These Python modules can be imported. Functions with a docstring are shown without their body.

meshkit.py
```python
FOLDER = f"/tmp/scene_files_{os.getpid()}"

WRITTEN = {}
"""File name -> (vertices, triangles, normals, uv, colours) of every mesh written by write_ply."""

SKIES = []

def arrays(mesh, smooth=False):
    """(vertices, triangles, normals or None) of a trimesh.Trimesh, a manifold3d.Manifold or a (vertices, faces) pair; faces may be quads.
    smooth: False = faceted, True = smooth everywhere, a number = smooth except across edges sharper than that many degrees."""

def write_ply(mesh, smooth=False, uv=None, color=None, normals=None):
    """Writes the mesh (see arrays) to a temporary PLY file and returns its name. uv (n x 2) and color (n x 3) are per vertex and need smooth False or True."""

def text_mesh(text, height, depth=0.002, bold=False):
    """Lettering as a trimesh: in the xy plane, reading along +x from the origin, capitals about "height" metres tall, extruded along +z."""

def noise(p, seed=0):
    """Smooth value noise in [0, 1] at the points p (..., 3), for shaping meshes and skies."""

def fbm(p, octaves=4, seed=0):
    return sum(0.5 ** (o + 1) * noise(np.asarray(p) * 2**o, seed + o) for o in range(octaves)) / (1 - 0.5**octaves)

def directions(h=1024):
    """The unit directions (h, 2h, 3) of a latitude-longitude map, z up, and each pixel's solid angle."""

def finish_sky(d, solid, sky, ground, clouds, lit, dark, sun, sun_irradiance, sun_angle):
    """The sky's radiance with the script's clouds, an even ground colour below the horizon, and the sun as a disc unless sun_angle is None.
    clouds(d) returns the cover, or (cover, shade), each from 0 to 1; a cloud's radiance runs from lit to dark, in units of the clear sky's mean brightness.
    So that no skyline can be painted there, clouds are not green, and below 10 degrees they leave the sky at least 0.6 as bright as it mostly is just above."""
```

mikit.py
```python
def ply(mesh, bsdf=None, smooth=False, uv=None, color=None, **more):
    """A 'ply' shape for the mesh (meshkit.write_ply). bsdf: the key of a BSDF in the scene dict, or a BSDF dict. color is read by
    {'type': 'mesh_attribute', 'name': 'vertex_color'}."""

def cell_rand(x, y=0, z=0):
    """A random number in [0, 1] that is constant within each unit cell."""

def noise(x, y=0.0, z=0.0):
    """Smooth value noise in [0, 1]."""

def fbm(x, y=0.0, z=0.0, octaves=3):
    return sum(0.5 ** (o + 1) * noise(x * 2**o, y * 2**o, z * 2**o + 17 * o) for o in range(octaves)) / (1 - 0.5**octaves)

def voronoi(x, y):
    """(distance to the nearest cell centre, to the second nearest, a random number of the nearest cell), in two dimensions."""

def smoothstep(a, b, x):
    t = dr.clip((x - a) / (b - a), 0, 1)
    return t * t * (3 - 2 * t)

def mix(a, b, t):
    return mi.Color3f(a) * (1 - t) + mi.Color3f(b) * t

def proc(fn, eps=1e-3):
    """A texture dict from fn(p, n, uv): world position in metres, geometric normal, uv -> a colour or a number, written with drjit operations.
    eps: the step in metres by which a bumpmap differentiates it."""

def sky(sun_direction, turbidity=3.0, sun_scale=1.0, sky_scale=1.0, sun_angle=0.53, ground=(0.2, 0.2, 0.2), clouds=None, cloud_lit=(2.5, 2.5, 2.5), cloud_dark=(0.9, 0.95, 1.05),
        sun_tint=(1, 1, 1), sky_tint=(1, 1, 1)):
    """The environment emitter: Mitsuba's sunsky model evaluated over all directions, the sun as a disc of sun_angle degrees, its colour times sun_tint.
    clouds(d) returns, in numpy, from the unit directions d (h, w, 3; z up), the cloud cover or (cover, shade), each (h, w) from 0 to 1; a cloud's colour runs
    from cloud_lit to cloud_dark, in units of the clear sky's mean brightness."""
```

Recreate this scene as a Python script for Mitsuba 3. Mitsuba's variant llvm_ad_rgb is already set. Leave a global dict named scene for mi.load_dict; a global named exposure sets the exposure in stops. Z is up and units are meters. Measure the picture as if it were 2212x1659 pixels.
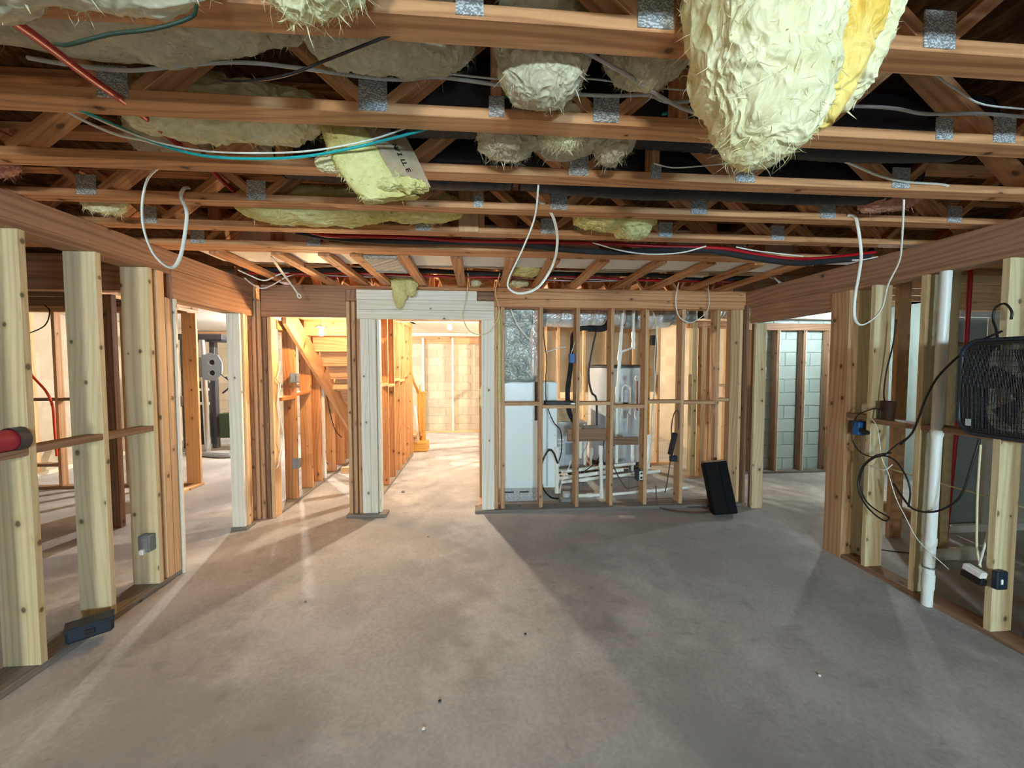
import math, random
import numpy as np, trimesh, mitsuba as mi, drjit as dr
import mikit, meshkit
from mikit import noise, fbm, cell_rand, smoothstep, mix
T = mi.ScalarTransform4f
rng = random.Random(7)
scene, labels = {'type': 'scene'}, {}
PI = math.pi

# ------------------------------------------------------------------ camera, lights, exposure
exposure = 0.22
EYE = [0, 0, 1.63]
LOOK = [0.08164, 0.99562, 1.63 - 0.04562]
scene['camera'] = {'type': 'perspective', 'fov': 103.93, 'fov_axis': 'x', 'near_clip': 0.02, 'far_clip': 100,
                   'to_world': T().look_at(origin=EYE, target=LOOK, up=[0, 0, 1])}
# lamps of the basement (each lamp's emitter sits in its builder below): radiance values
L_WORK_A = [205, 230, 222]     # two work lights on stands far behind the viewer
L_WORK_B = [135, 215, 275]
L_HALL = [4600, 3950, 3050]
L_STAIR = [1750, 1080, 520]
L_GYM = [6600, 6300, 5900]
L_REAR = [5600, 4800, 3500]
L_RIGHT = [650, 720, 720]

# ------------------------------------------------------------------ helpers
def nk(name):
    if name not in scene and not any(k.startswith(name + '__') for k in scene) and name not in labels:
        return name
    i = 1
    while True:
        k = f'{name}_{i:03d}'
        if k not in scene and k not in labels and not any(q.startswith(k + '__') for q in scene):
            return k
        i += 1

_cnt = {}
def pk(parent, name):
    """key of a new part of parent"""
    base = f'{parent}__{name}'
    n = _cnt.get(base, 0); _cnt[base] = n + 1
    return base if n == 0 else f'{base}_{n:03d}'

def thing(name, label, cat, group=None):
    n = _cnt.get(name, 0); _cnt[name] = n + 1
    k = name if n == 0 else f'{name}_{n:03d}'
    labels[k] = {'label': label, 'category': cat}
    if group: labels[k]['group'] = group
    return k

def struct(name, label=None):
    labels[name] = {'kind': 'structure'}
    if label: labels[name]['label'] = label
    return name

def put(key, mesh, mat, smooth=False, uv=None, **kw):
    scene[key] = mikit.ply(mesh, mat, smooth=smooth, uv=uv, **kw)
    return key

_bn = [0]
def box_arrays(sx, sy, sz, axis, bev):
    """chamfered box centred at 0 with per-face vertices and uv in metres (u along axis)"""
    h = np.array([sx, sy, sz]) / 2.0
    b = min(bev, h.min() * 0.4)
    V, Fc, UV = [], [], []
    _bn[0] += 1
    j = _bn[0]
    u0, v0 = 7.0 * (j % 61), 10.0 * (j % 83)
    oth = [a for a in range(3) if a != axis]
    voff = 0.0
    def quad(pts, n, uvs):
        i = len(V)
        c = np.cross(pts[1] - pts[0], pts[2] - pts[0])
        if np.dot(c, n) < 0:
            pts = pts[::-1]; uvs = uvs[::-1]
        V.extend(pts); UV.extend(uvs)
        Fc.append([i, i + 1, i + 2])
        if len(pts) == 4: Fc.append([i, i + 2, i + 3])
    def uvof(p, face):
        vv = {0: p[1] + p[2], 1: p[0] + p[2], 2: p[0] + p[1]}
        a = axis
        if face == a:   # end grain
            return [u0 + 3.3 + 0.05 * p[oth[0]], v0 + 2.0 + p[oth[0]] * 0.9 + p[oth[1]] * .2 + 0.5]
        o = [q for q in oth if q != face][0]
        return [u0 + p[a], v0 + 1.0 + (1.2 if face == oth[1] else 0.0) + (.55 if p[face] > 0 else 0) + p[o]]
    for f in range(3):
        o1, o2 = [q for q in range(3) if q != f]
        for s in (-1, 1):
            pts = []
            for a, c in ((-1, -1), (1, -1), (1, 1), (-1, 1)):
                p = np.zeros(3); p[f] = s * h[f]; p[o1] = a * (h[o1] - b); p[o2] = c * (h[o2] - b); pts.append(p)
            n = np.zeros(3); n[f] = s
            quad(pts, n, [uvof(p, f) for p in pts])
    if b > 1e-5:
        for f in range(3):
            o1, o2 = [q for q in range(3) if q != f]
            for a in (-1, 1):
                for c in (-1, 1):
                    pts = []
                    for (e, w) in ((-1, 0), (1, 0), (1, 1), (-1, 1)):
                        p = np.zeros(3); p[f] = e * (h[f] - b)
                        if w == 0: p[o1] = a * h[o1]; p[o2] = c * (h[o2] - b)
                        else: p[o1] = a * (h[o1] - b); p[o2] = c * h[o2]
                        pts.append(p)
                    n = np.zeros(3); n[o1] = a; n[o2] = c
                    quad(pts, n, [uvof(p, o1 if o1 != axis else o2) for p in pts])
        for a in (-1, 1):
            for c in (-1, 1):
                for e in (-1, 1):
                    s = np.array([a, c, e])
                    pts = [s * np.array([h[0], h[1] - b, h[2] - b]), s * np.array([h[0] - b, h[1], h[2] - b]), s * np.array([h[0] - b, h[1] - b, h[2]])]
                    quad(pts, s, [uvof(p, oth[0]) for p in pts])
    return np.array(V), np.array(Fc), np.array(UV)

def board(key, a, b, mat, axis=None, bev=.0025, warp=0.0):
    a, b = np.array(a, float), np.array(b, float)
    lo, hi = np.minimum(a, b), np.maximum(a, b)
    s = hi - lo
    ax = int(np.argmax(s)) if axis is None else axis
    V, Fc, UV = box_arrays(*s, ax, bev)
    return put(key, (V + (lo + hi) / 2, Fc), mat, uv=UV)

def frame(d, hint):
    d = np.array(d, float); d /= np.linalg.norm(d)
    s = np.cross(hint, d)
    if np.linalg.norm(s) < 1e-6: s = np.cross([1, .3, .2], d)
    s /= np.linalg.norm(s)
    return d, s, np.cross(d, s)

def beam(key, p, q, w, t, mat, hint=(0, 0, 1), bev=.002):
    """board from p to q; t is its extent towards hint, w the other"""
    p, q = np.array(p, float), np.array(q, float)
    d, s, n = frame(q - p, hint)
    V, Fc, UV = box_arrays(np.linalg.norm(q - p), w, t, 0, bev)
    R = np.stack([d, s, n], 1)
    return put(key, (V @ R.T + (p + q) / 2, Fc), mat, uv=UV)

def spline(pts, step=.02):
    P = np.array(pts, float)
    if len(P) < 3:
        n = max(2, int(np.linalg.norm(P[1] - P[0]) / step)); return np.linspace(P[0], P[1], n)
    Q = np.vstack([2 * P[0] - P[1], P, 2 * P[-1] - P[-2]])
    out = []
    for i in range(1, len(Q) - 2):
        n = max(3, int(np.linalg.norm(Q[i + 1] - Q[i]) / step))
        t = np.linspace(0, 1, n, endpoint=False)[:, None]
        p0, p1, p2, p3 = Q[i - 1], Q[i], Q[i + 1], Q[i + 2]
        out.append(.5 * ((2 * p1) + (p2 - p0) * t + (2 * p0 - 5 * p1 + 4 * p2 - p3) * t ** 2 + (3 * p1 - p0 - 3 * p2 + p3) * t ** 3))
    return np.vstack(out + [P[-1:]])

def tube(pts, r, sides=8, flat=1.0, smooth_path=True, step=.02, radii=None):
    C = spline(pts, step) if smooth_path else np.array(pts, float)
    keep = np.r_[True, np.linalg.norm(np.diff(C, axis=0), axis=1) > 1e-6]
    C = C[keep]
    tan = np.gradient(C, axis=0); tan /= np.linalg.norm(tan, axis=1, keepdims=True) + 1e-12
    n = np.cross(tan[0], [0.13, .31, 1.0]); n /= np.linalg.norm(n)
    V = []
    ang = np.arange(sides) / sides * 2 * PI
    for i in range(len(C)):
        n = n - tan[i] * np.dot(n, tan[i]); n /= np.linalg.norm(n) + 1e-12
        b = np.cross(tan[i], n)
        rr = r if radii is None else radii[i * len(radii) // len(C)]
        V.append(C[i] + rr * (np.cos(ang)[:, None] * n * flat + np.sin(ang)[:, None] * b))
    V = np.vstack(V); m = len(C); i = np.arange(m - 1)[:, None] * sides; j = np.arange(sides)[None]
    a = (i + j).ravel(); b_ = (i + (j + 1) % sides).ravel()
    Fc = np.vstack([np.stack([a, b_, b_ + sides], 1), np.stack([a, b_ + sides, a + sides], 1)])
    V = np.vstack([V, C[:1], C[-1:]]); k = m * sides; j = np.arange(sides)
    Fc = np.vstack([Fc, np.stack([(j + 1) % sides, j, j * 0 + k], 1), np.stack([j + k - sides, (j + 1) % sides + k - sides, j * 0 + k + 1], 1)])
    return trimesh.Trimesh(V, Fc, process=False)

def cable(name, label, pts, r, mat, cat='cable', flat=1.0, group=None, sides=8):
    k = thing(name, label, cat, group)
    put(k, tube(pts, r, sides, flat), mat, smooth=True)
    return k

def cyl(p, q, r, sides=20, r2=None):
    p, q = np.array(p, float), np.array(q, float)
    d, s, n = frame(q - p, (0, 0, 1) if abs((q - p)[2]) < .9 * np.linalg.norm(q - p) else (1, 0, 0))
    ang = np.arange(sides) / sides * 2 * PI
    ring = np.cos(ang)[:, None] * s + np.sin(ang)[:, None] * n
    r2 = r if r2 is None else r2
    V = np.vstack([p + ring * r, q + ring * r2, [p], [q]]); j = np.arange(sides); k = (j + 1) % sides
    Fc = np.vstack([np.stack([j, k, k + sides], 1), np.stack([j, k + sides, j + sides], 1), np.stack([k, j, j * 0 + 2 * sides], 1), np.stack([j + sides, k + sides, j * 0 + 2 * sides + 1], 1)])
    m = trimesh.Trimesh(V, Fc, process=False); m.fix_normals(); return m

def lathe(prof, c, axis=(0, 0, 1), sides=28):
    d, s, n = frame(axis, (1, 0, 0) if abs(axis[0]) < .9 else (0, 0, 1))
    ang = np.arange(sides) / sides * 2 * PI
    ring = np.cos(ang)[:, None] * s + np.sin(ang)[:, None] * n
    V = np.vstack([np.array(c) + d * h + ring * max(r, 1e-4) for r, h in prof]); j = np.arange(sides); k = (j + 1) % sides
    Fc = []
    for i in range(len(prof) - 1):
        a, b, a2, b2 = j + i * sides, k + i * sides, j + (i + 1) * sides, k + (i + 1) * sides
        Fc += [np.stack([a, b, b2], 1), np.stack([a, b2, a2], 1)]
    m = trimesh.Trimesh(V, np.vstack(Fc), process=False); m.fix_normals(); return m

def cat(*ms): return trimesh.util.concatenate(list(ms))
def bx(a, b, bev=.002):
    a, b = np.array(a, float), np.array(b, float)
    V, Fc, _ = box_arrays(*np.abs(b - a), 0, bev)
    return trimesh.Trimesh(V + (a + b) / 2, Fc, process=False)
def rot(m, ang, axis, c):
    m = m.copy(); m.apply_transform(trimesh.transformations.rotation_matrix(ang, axis, c)); return m

# ------------------------------------------------------------------ materials
def bsdf(key, d): scene[key] = d
def rgb(s):
    s = s.lstrip('#'); v = [int(s[i:i + 2], 16) / 255 for i in (0, 2, 4)]
    return [x / 12.92 if x <= .04045 else ((x + .055) / 1.055) ** 2.4 for x in v]

def wood_fn(light, dark, knot=.35, vary=.35, warm=None):
    light, dark = rgb(light), rgb(dark)
    def f(p, n, uv):
        u, v = uv.x, uv.y
        tone = cell_rand(dr.floor(v * .1), 3.0)
        wv = v + .02 * noise(u * 1.7, v * 6)
        g = noise(u * 1.1, wv * 42) * .5 + noise(u * 2.3, wv * 150) * .3 + noise(u * 9, wv * 420) * .2
        ring = .5 + .5 * dr.sin((wv * 13 + 1.6 * noise(u * .9, v * 5)) * 12)
        g = .74 * g + .26 * ring * ring
        cu, cv = u * 2.6, v * 12
        iu, iv = dr.floor(cu), dr.floor(cv)
        ku, kv = iu + .25 + .5 * cell_rand(iu, iv, 5), iv + .25 + .5 * cell_rand(iu, iv, 6)
        dd = dr.sqrt(dr.square((cu - ku) / 2.6 * .75) + dr.square((cv - kv) / 12))
        has = dr.select(cell_rand(iu, iv, 7) < knot, 1.0, 0.0)
        rad = .005 + .008 * cell_rand(iu, iv, 8)
        k = has * (1 - smoothstep(rad * .6, rad * 1.5, dd))
        halo = has * (1 - smoothstep(rad, rad * 4, dd))
        t = dr.clip(smoothstep(.2, .8, g) * .75 + .35 * halo + vary * (tone - .5), 0, 1)
        c = mix(light, dark, t)
        return c * (1 - .72 * k)
    return f

def wood(key, *a, rough=.65, **k):
    bsdf(key, {'type': 'principled', 'base_color': mikit.proc(wood_fn(*a, **k)), 'roughness': rough, 'specular': .3})

wood('wood_truss', '#cc976a', '#93613e', vary=.5)
wood('wood_hall', '#cb9462', '#a06a40', vary=.5)
wood('wood_beam', '#a57f63', '#755540', vary=.35, knot=.12)
wood('wood_yellow', '#dccaa2', '#c2aa7c', knot=.5)
wood('wood_pale', '#e9e5d8', '#d3ccb8', knot=.3)
wood('wood_stud', '#cda67e', '#a07a57', vary=.5)
wood('wood_light', '#e0bc90', '#c59e70', vary=.5)
wood('wood_brown', '#93755c', '#634a38', vary=.5)
wood('wood_oak', '#d39a4c', '#a66f2d', knot=0, rough=.4)
wood('wood_foot', '#857f77', '#69635b', knot=.1)

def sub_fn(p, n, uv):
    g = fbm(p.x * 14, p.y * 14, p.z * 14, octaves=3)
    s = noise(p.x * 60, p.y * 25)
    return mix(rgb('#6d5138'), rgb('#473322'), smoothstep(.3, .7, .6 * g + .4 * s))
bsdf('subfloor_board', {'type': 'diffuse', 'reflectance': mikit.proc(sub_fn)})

def conc_fn(p, n, uv):
    a = fbm(p.x * .9, p.y * .9, 1.0, octaves=4)
    b = fbm(p.x * 5, p.y * 5, 3.0, octaves=3)
    c = noise(p.x * 70, p.y * 70)
    sw = fbm(p.x * 2.2 + 1.5 * b, p.y * .8, 9.0, octaves=3)
    t = dr.clip(.5 * a + .22 * b + .1 * c + .3 * sw - .06, 0, 1)
    col = mix(rgb('#94928f'), rgb('#bbb9b6'), smoothstep(.3, .75, t))
    spot = smoothstep(.80, .9, noise(p.x * 11, p.y * 11, 4.0)) * smoothstep(.55, .7, noise(p.x * 1.7, p.y * 1.7, 8.0))
    fleck = smoothstep(.93, .97, noise(p.x * 38, p.y * 38, 14.0))
    return col * (1 - .12 * spot) * (1 - .12 * fleck)
bsdf('concrete', {'type': 'principled', 'base_color': mikit.proc(conc_fn), 'roughness': .75, 'specular': .2})

def block_fn(base, other):
    b0, b1 = rgb(base), rgb(other)
    def f(p, n, uv):
        a = fbm(p.x * 3, p.y * 3, p.z * 3, octaves=3)
        c = noise(p.x * 90, p.y * 90, p.z * 90)
        t = cell_rand(dr.floor((p.x + p.y) * 2.45), dr.floor(p.z * 4.92))
        return mix(b0, b1, dr.clip(.55 * a + .25 * c + .35 * t - .1, 0, 1))
    return f
bsdf('block_grey', {'type': 'diffuse', 'reflectance': mikit.proc(block_fn('#d8cdb6', '#a99d88'))})
bsdf('block_white', {'type': 'diffuse', 'reflectance': mikit.proc(block_fn('#e9e4da', '#d2cabd'))})
bsdf('block_blue', {'type': 'diffuse', 'reflectance': mikit.proc(block_fn('#c3d2cf', '#9db3b3'))})
bsdf('mortar', {'type': 'diffuse', 'reflectance': mikit.proc(block_fn('#cfc5b2', '#b4a994'))})
bsdf('mortar_blue', {'type': 'diffuse', 'reflectance': {'type': 'rgb', 'value': rgb('#a3b5b3')}})

def fib_fn(c0, c1, c2):
    c0, c1, c2 = rgb(c0), rgb(c1), rgb(c2)
    def f(p, n, uv):
        a = fbm(p.x * 7, p.y * 7, p.z * 7, octaves=3)
        w = .05 * a
        b = noise((p.x + w) * 60, (p.y + w) * 60, (p.z - w) * 34)
        s = noise(p.x * 190, p.y * 190, p.z * 190)
        c = mix(c0, c1, smoothstep(.3, .7, .6 * a + .4 * b))
        return mix(c, c2, smoothstep(.5, .9, .55 * b + .45 * s) * .55)
    return f
bsdf('fibre_pale', {'type': 'twosided', 'b': {'type': 'diffuse', 'reflectance': mikit.proc(fib_fn('#e9e6c2', '#d6cf9f', '#f4f3e2'))}})
bsdf('fibre_yellow', {'type': 'twosided', 'b': {'type': 'diffuse', 'reflectance': mikit.proc(fib_fn('#dcd598', '#c4ba70', '#ebe7bd'))}})
bsdf('fibre_core', {'type': 'twosided', 'b': {'type': 'diffuse', 'reflectance': mikit.proc(fib_fn('#f0d884', '#e2bb52', '#f5e7a8'))}})
bsdf('fibre_dusty', {'type': 'twosided', 'b': {'type': 'diffuse', 'reflectance': mikit.proc(fib_fn('#ccc6ab', '#aea78c', '#dad5c1'))}})
bsdf('fibre_pink', {'type': 'twosided', 'b': {'type': 'diffuse', 'reflectance': mikit.proc(fib_fn('#c99a86', '#a77463', '#dcb9a6'))}})

def paper_fn(p, n, uv):
    a = fbm(p.x * 30, p.y * 30, p.z * 30, octaves=2)
    return mix(rgb('#c7b294'), rgb('#a89376'), a)
bsdf('kraft_paper', {'type': 'twosided', 'b': {'type': 'diffuse', 'reflectance': mikit.proc(paper_fn)}})
def drywall_fn(p, n, uv):
    a = fbm(p.x * 2.2, 1.0, p.z * 2.2, octaves=4)
    st = smoothstep(.6, .8, fbm(p.x * 1.1, 5.0, p.z * 1.5, octaves=3))
    return mix(rgb('#d3bf9c'), rgb('#bba682'), a) * (1 - .25 * st)
bsdf('drywall_back', {'type': 'diffuse', 'reflectance': mikit.proc(drywall_fn)})

def plate_fn(p, n, uv):
    d = noise((p.x + p.y) * 260, 1.0, p.z * 260)
    return mix(rgb('#8b8c8c'), rgb('#d5d8d8'), smoothstep(.35, .75, d))
bsdf('galvanised', {'type': 'principled', 'base_color': mikit.proc(plate_fn), 'roughness': .45, 'metallic': .25})

def foil_h(p, n, uv):
    return fbm(p.x * 22, p.y * 22, p.z * 30, octaves=3) + .5 * noise(p.x * 70, p.y * 70, p.z * 70)
bsdf('foil', {'type': 'bumpmap', 'arbitrary': mikit.proc(foil_h, eps=.002), 'scale': .012, 'b': {'type': 'principled', 'base_color': {'type': 'rgb', 'value': [.93, .95, .95]}, 'roughness': .3, 'metallic': .5}})
def wrap_fn(p, n, uv):
    a = fbm(p.x * 9, p.y * 9, p.z * 5, octaves=4)
    return mix(rgb('#b9c1bb'), rgb('#868f8a'), smoothstep(.3, .7, a))
bsdf('duct_wrap', {'type': 'bumpmap', 'arbitrary': mikit.proc(foil_h, eps=.002), 'scale': .01, 'b': {'type': 'principled', 'base_color': mikit.proc(wrap_fn), 'roughness': .4, 'metallic': .25}})

def plain(key, c, rough=.5, spec=.5, metallic=0.0, **k):
    bsdf(key, {'type': 'principled', 'base_color': {'type': 'rgb', 'value': rgb(c)}, 'roughness': rough, 'specular': spec, 'metallic': metallic, **k})
plain('cable_white', '#e6e6dc', .4)
plain('cable_cream', '#d9cfa8', .45)
plain('cable_grey', '#a9abab', .45)
plain('cable_black', '#1c1b1b', .45)
plain('cable_brown', '#57402f', .5)
plain('cable_green', '#1d3122', .6)
plain('cable_teal', '#12a3a6', .4)
plain('pex_red', '#a3121f', .4)
plain('wire_orange', '#d8431c', .5)
plain('pipe_foam', '#2b2c2e', .8, .2)
plain('duct_black', '#14181f', .55, .4)
plain('pvc', '#e9ece4', .35)
plain('enamel', '#e6f1ef', .3)
plain('enamel_grey', '#b7bdc0', .35)
plain('steel_grey', '#8d9193', .4, .5, .5)
plain('steel_dark', '#34363a', .45)
plain('plastic_black', '#151516', .5)
plain('plastic_blue', '#1d5c9c', .45)
plain('plastic_navy', '#1b2733', .5)
plain('plastic_red', '#a01f33', .5)
plain('plastic_white', '#eceae2', .4)
plain('box_grey', '#737c82', .5)
plain('rubber_tape', '#3a332d', .6)
plain('copper', '#8d5a3a', .4, .5, .6)
plain('chrome', '#cfd3d6', .2, .5, .9)
plain('paint_white', '#e8e9e4', .5)
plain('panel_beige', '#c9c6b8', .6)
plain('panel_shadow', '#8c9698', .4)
plain('green_weight', '#26341f', .6)
plain('sticker', '#f2f2ee', .6)
plain('ink', '#3a3531', .8, .1)
plain('shelf_dark', '#3b2618', .7)
bsdf('film', {'type': 'thindielectric'})

def emitter(rgbv): return {'type': 'area', 'radiance': {'type': 'rgb', 'value': list(rgbv)}}

# ------------------------------------------------------------------ shell: slab, foundation walls, subfloor
XL, XR, YF, YB = -6.5, 6.1, 9.9, -7.0
struct('floor', 'bare grey concrete slab floor')
put('floor', bx((XL - .3, YB - .3, -.12), (XR + .3, YF + .3, 0), 0), 'concrete')
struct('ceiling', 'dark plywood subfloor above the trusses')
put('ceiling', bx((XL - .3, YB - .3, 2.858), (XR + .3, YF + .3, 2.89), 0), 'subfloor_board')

BLK = None
def block_wall(key, a, b, normal, z1, mat, mort, spans, label):
    """masonry wall from a to b (xy), blocks proud of the mortar face on the side of normal"""
    struct(key, label)
    a, b, n = np.array(a, float), np.array(b, float), np.array(normal, float)
    d = (b - a) / np.linalg.norm(b - a); L = np.linalg.norm(b - a)
    c = [a, b, b - n * .2, a - n * .2]
    lo, hi = np.min(c, 0), np.max(c, 0)
    put(key, bx((*lo, 0), (*hi, z1), 0), mort)
    ang = math.degrees(math.atan2(d[1], d[0]))
    m = bx((-.195, -.02, -.0965), (.195, .02, .0965), .004)
    half = bx((-.0925, -.02, -.0965), (.0925, .02, .0965), .004)
    dm, dh = mikit.ply(m, mat), mikit.ply(half, mat)
    for r in range(int(z1 / .2032)):
        z = .1016 + r * .2032
        off = 0 if r % 2 == 0 else .2032
        i = 0
        while True:
            s = off + .2032 + i * .4064; i += 1
            if s > L: break
            if not any(s0 <= s <= s1 for s0, s1 in spans): continue
            c = a + d * s
            jit = rng.uniform(-.002, .003)
            c = c + n * (-.012 + jit)
            scene[pk(key, 'block')] = {**dm, 'to_world': T().translate([c[0], c[1], z]).rotate([0, 0, 1], ang)}

block_wall('wall_rear', (XL, YF), (4.1, YF), (0, -1), 2.5, 'block_grey', 'mortar', [(0.2, 3.0), (4.1, 6.7), (7.3, 10.6)], 'bare concrete block foundation wall at the end of the passage')
block_wall('wall_left_outer', (XL, YB), (XL, YF), (1, 0), 2.5, 'block_white', 'mortar', [(7.6, 13.2)], 'pale concrete block foundation wall of the left rooms')
block_wall('wall_right_back', (3.85, 5.78), (XR, 5.78), (0, -1), 2.5, 'block_blue', 'mortar_blue', [(0, 2.3)], 'bluish painted block wall of the right room')
struct('wall_right_outer'); put('wall_right_outer', bx((XR, YB, 0), (XR + .2, 5.98, 2.5), 0), 'mortar_blue')
struct('wall_back'); put('wall_back', bx((XL, YB - .2, 0), (XR, YB, 2.86), 0), 'mortar')
struct('wall_rear_return'); put('wall_rear_return', bx((4.1, 5.98, 0), (4.3, YF, 2.5), 0), 'mortar')

# ------------------------------------------------------------------ framed walls
struct('wall_left', 'framed wall of pale studs along the left side')
w = 'wall_left'; X0, X1 = -2.33, -2.514
def P(name): return pk(w, name)
board(P('sill_plate'), (X1, YB, 0), (X0, 3.3, .038), 'wood_foot')
for y in (-6.2, -5.4, -4.6, -3.8, -3.2, -2.6, -2.2, -1.78, -1.37, -.97, -.56, -.16, .25, .65, 1.06, 1.46, 1.87):
    board(P('stud'), (X0, y, .038), (X1, y + .038, 2.325), 'wood_yellow')
board(P('stud'), (X0, 2.258, .038), (X1, 2.296, 2.325), 'wood_yellow')
board(P('stud'), (X0, 2.672, .038), (X1, 2.71, 2.325), 'wood_yellow')
board(P('stud'), (X0, 3.06, .038), (X1, 3.098, 2.325), 'wood_yellow')
board(P('stud'), (X0 - .02, 3.10, .038), (X1, 3.138, 2.325), 'wood_stud')
board(P('corner_post'), (X0, 3.14, .038), (X1, 3.205, 2.325), 'wood_light')
board(P('corner_post'), (X0 + .004, 3.208, .038), (X1, 3.275, 2.14), 'wood_stud')
board(P('jamb_strip'), (X0 + .02, 3.278, 0), (X1, 3.30, 2.14), 'wood_pale')
zb = 1.165
for y0, y1, dz in ((1.508, 1.87, .02), (1.908, 2.258, .0), (2.296, 2.672, .005), (2.71, 3.06, -.002)):
    board(P('blocking'), (X0, y0, zb + dz), (X1 + .09, y1, zb + dz + .038), 'wood_brown')
board(P('top_plate'), (X0, YB, 2.325), (X1, 3.28, 2.363), 'wood_beam')
board(P('top_beam'), (X0 + .004, YB, 2.363), (X1, 4.4, 2.497), 'wood_beam')
board(P('header'), (X0 + .004, 3.28, 2.14), (X0 - .07, 4.37, 2.36), 'wood_beam')
board(P('header'), (X0 - .09, 3.28, 2.145), (X1, 4.37, 2.36), 'wood_stud')
board(P('jamb_post'), (-2.442, 4.115, .03), (-2.322, 4.152, 2.138), 'wood_pale')
board(P('jamb_post'), (-2.437, 4.154, .03), (-2.305, 4.192, 2.138), 'wood_light')
board(P('sill_block'), (-2.45, 4.10, 0), (-2.30, 4.26, .03), 'wood_foot')
board(P('stud'), (-2.43, 4.23, 0), (-2.33, 4.268, 2.14), 'wood_stud')

struct('wall_far', 'framed far wall with two doorways and open studs before the utility room')
w = 'wall_far'; YA, YA2 = 4.4, 4.489
for x in (-2.402, -2.354, -2.300):
    board(P('corner_stud'), (x, YA - (.012 if x > -2.36 else 0), 0), (x + .038, YA2, 2.30 if x > -2.32 else 2.475), 'wood_stud')
board(P('jack_stud'), (-2.252, YA, 0), (-2.214, YA2, 2.138), 'wood_brown')
board(P('door_jamb'), (-2.212, YA + .01, 0), (-2.172, YA2 + .06, 2.138), 'wood_light')
board(P('stair_header'), (-2.258, YA - .006, 2.14), (-1.402, YA + .04, 2.473), 'wood_beam')
board(P('header_block'), (-1.40, YA - .004, 2.315), (-1.29, YA + .05, 2.436), 'wood_beam')
for x, z in ((-1.40, 2.31), (-1.347, 2.31), (-1.294, 2.31)):
    board(P('stud'), (x, YA - .01, .0 if x > -1.3 else .03), (x + .036, YA2, z), 'wood_stud')
board(P('top_plate'), (-1.95, YA, 2.44), (3.09, YA + .14, 2.478), 'wood_truss')
board(P('passage_header'), (-1.286, YA - .03, 2.328), (-.022, YA + .01, 2.432), 'wood_pale')
board(P('passage_header'), (-1.283, YA - .034, 2.224), (.165, YA + .01, 2.326), 'wood_pale')
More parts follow.
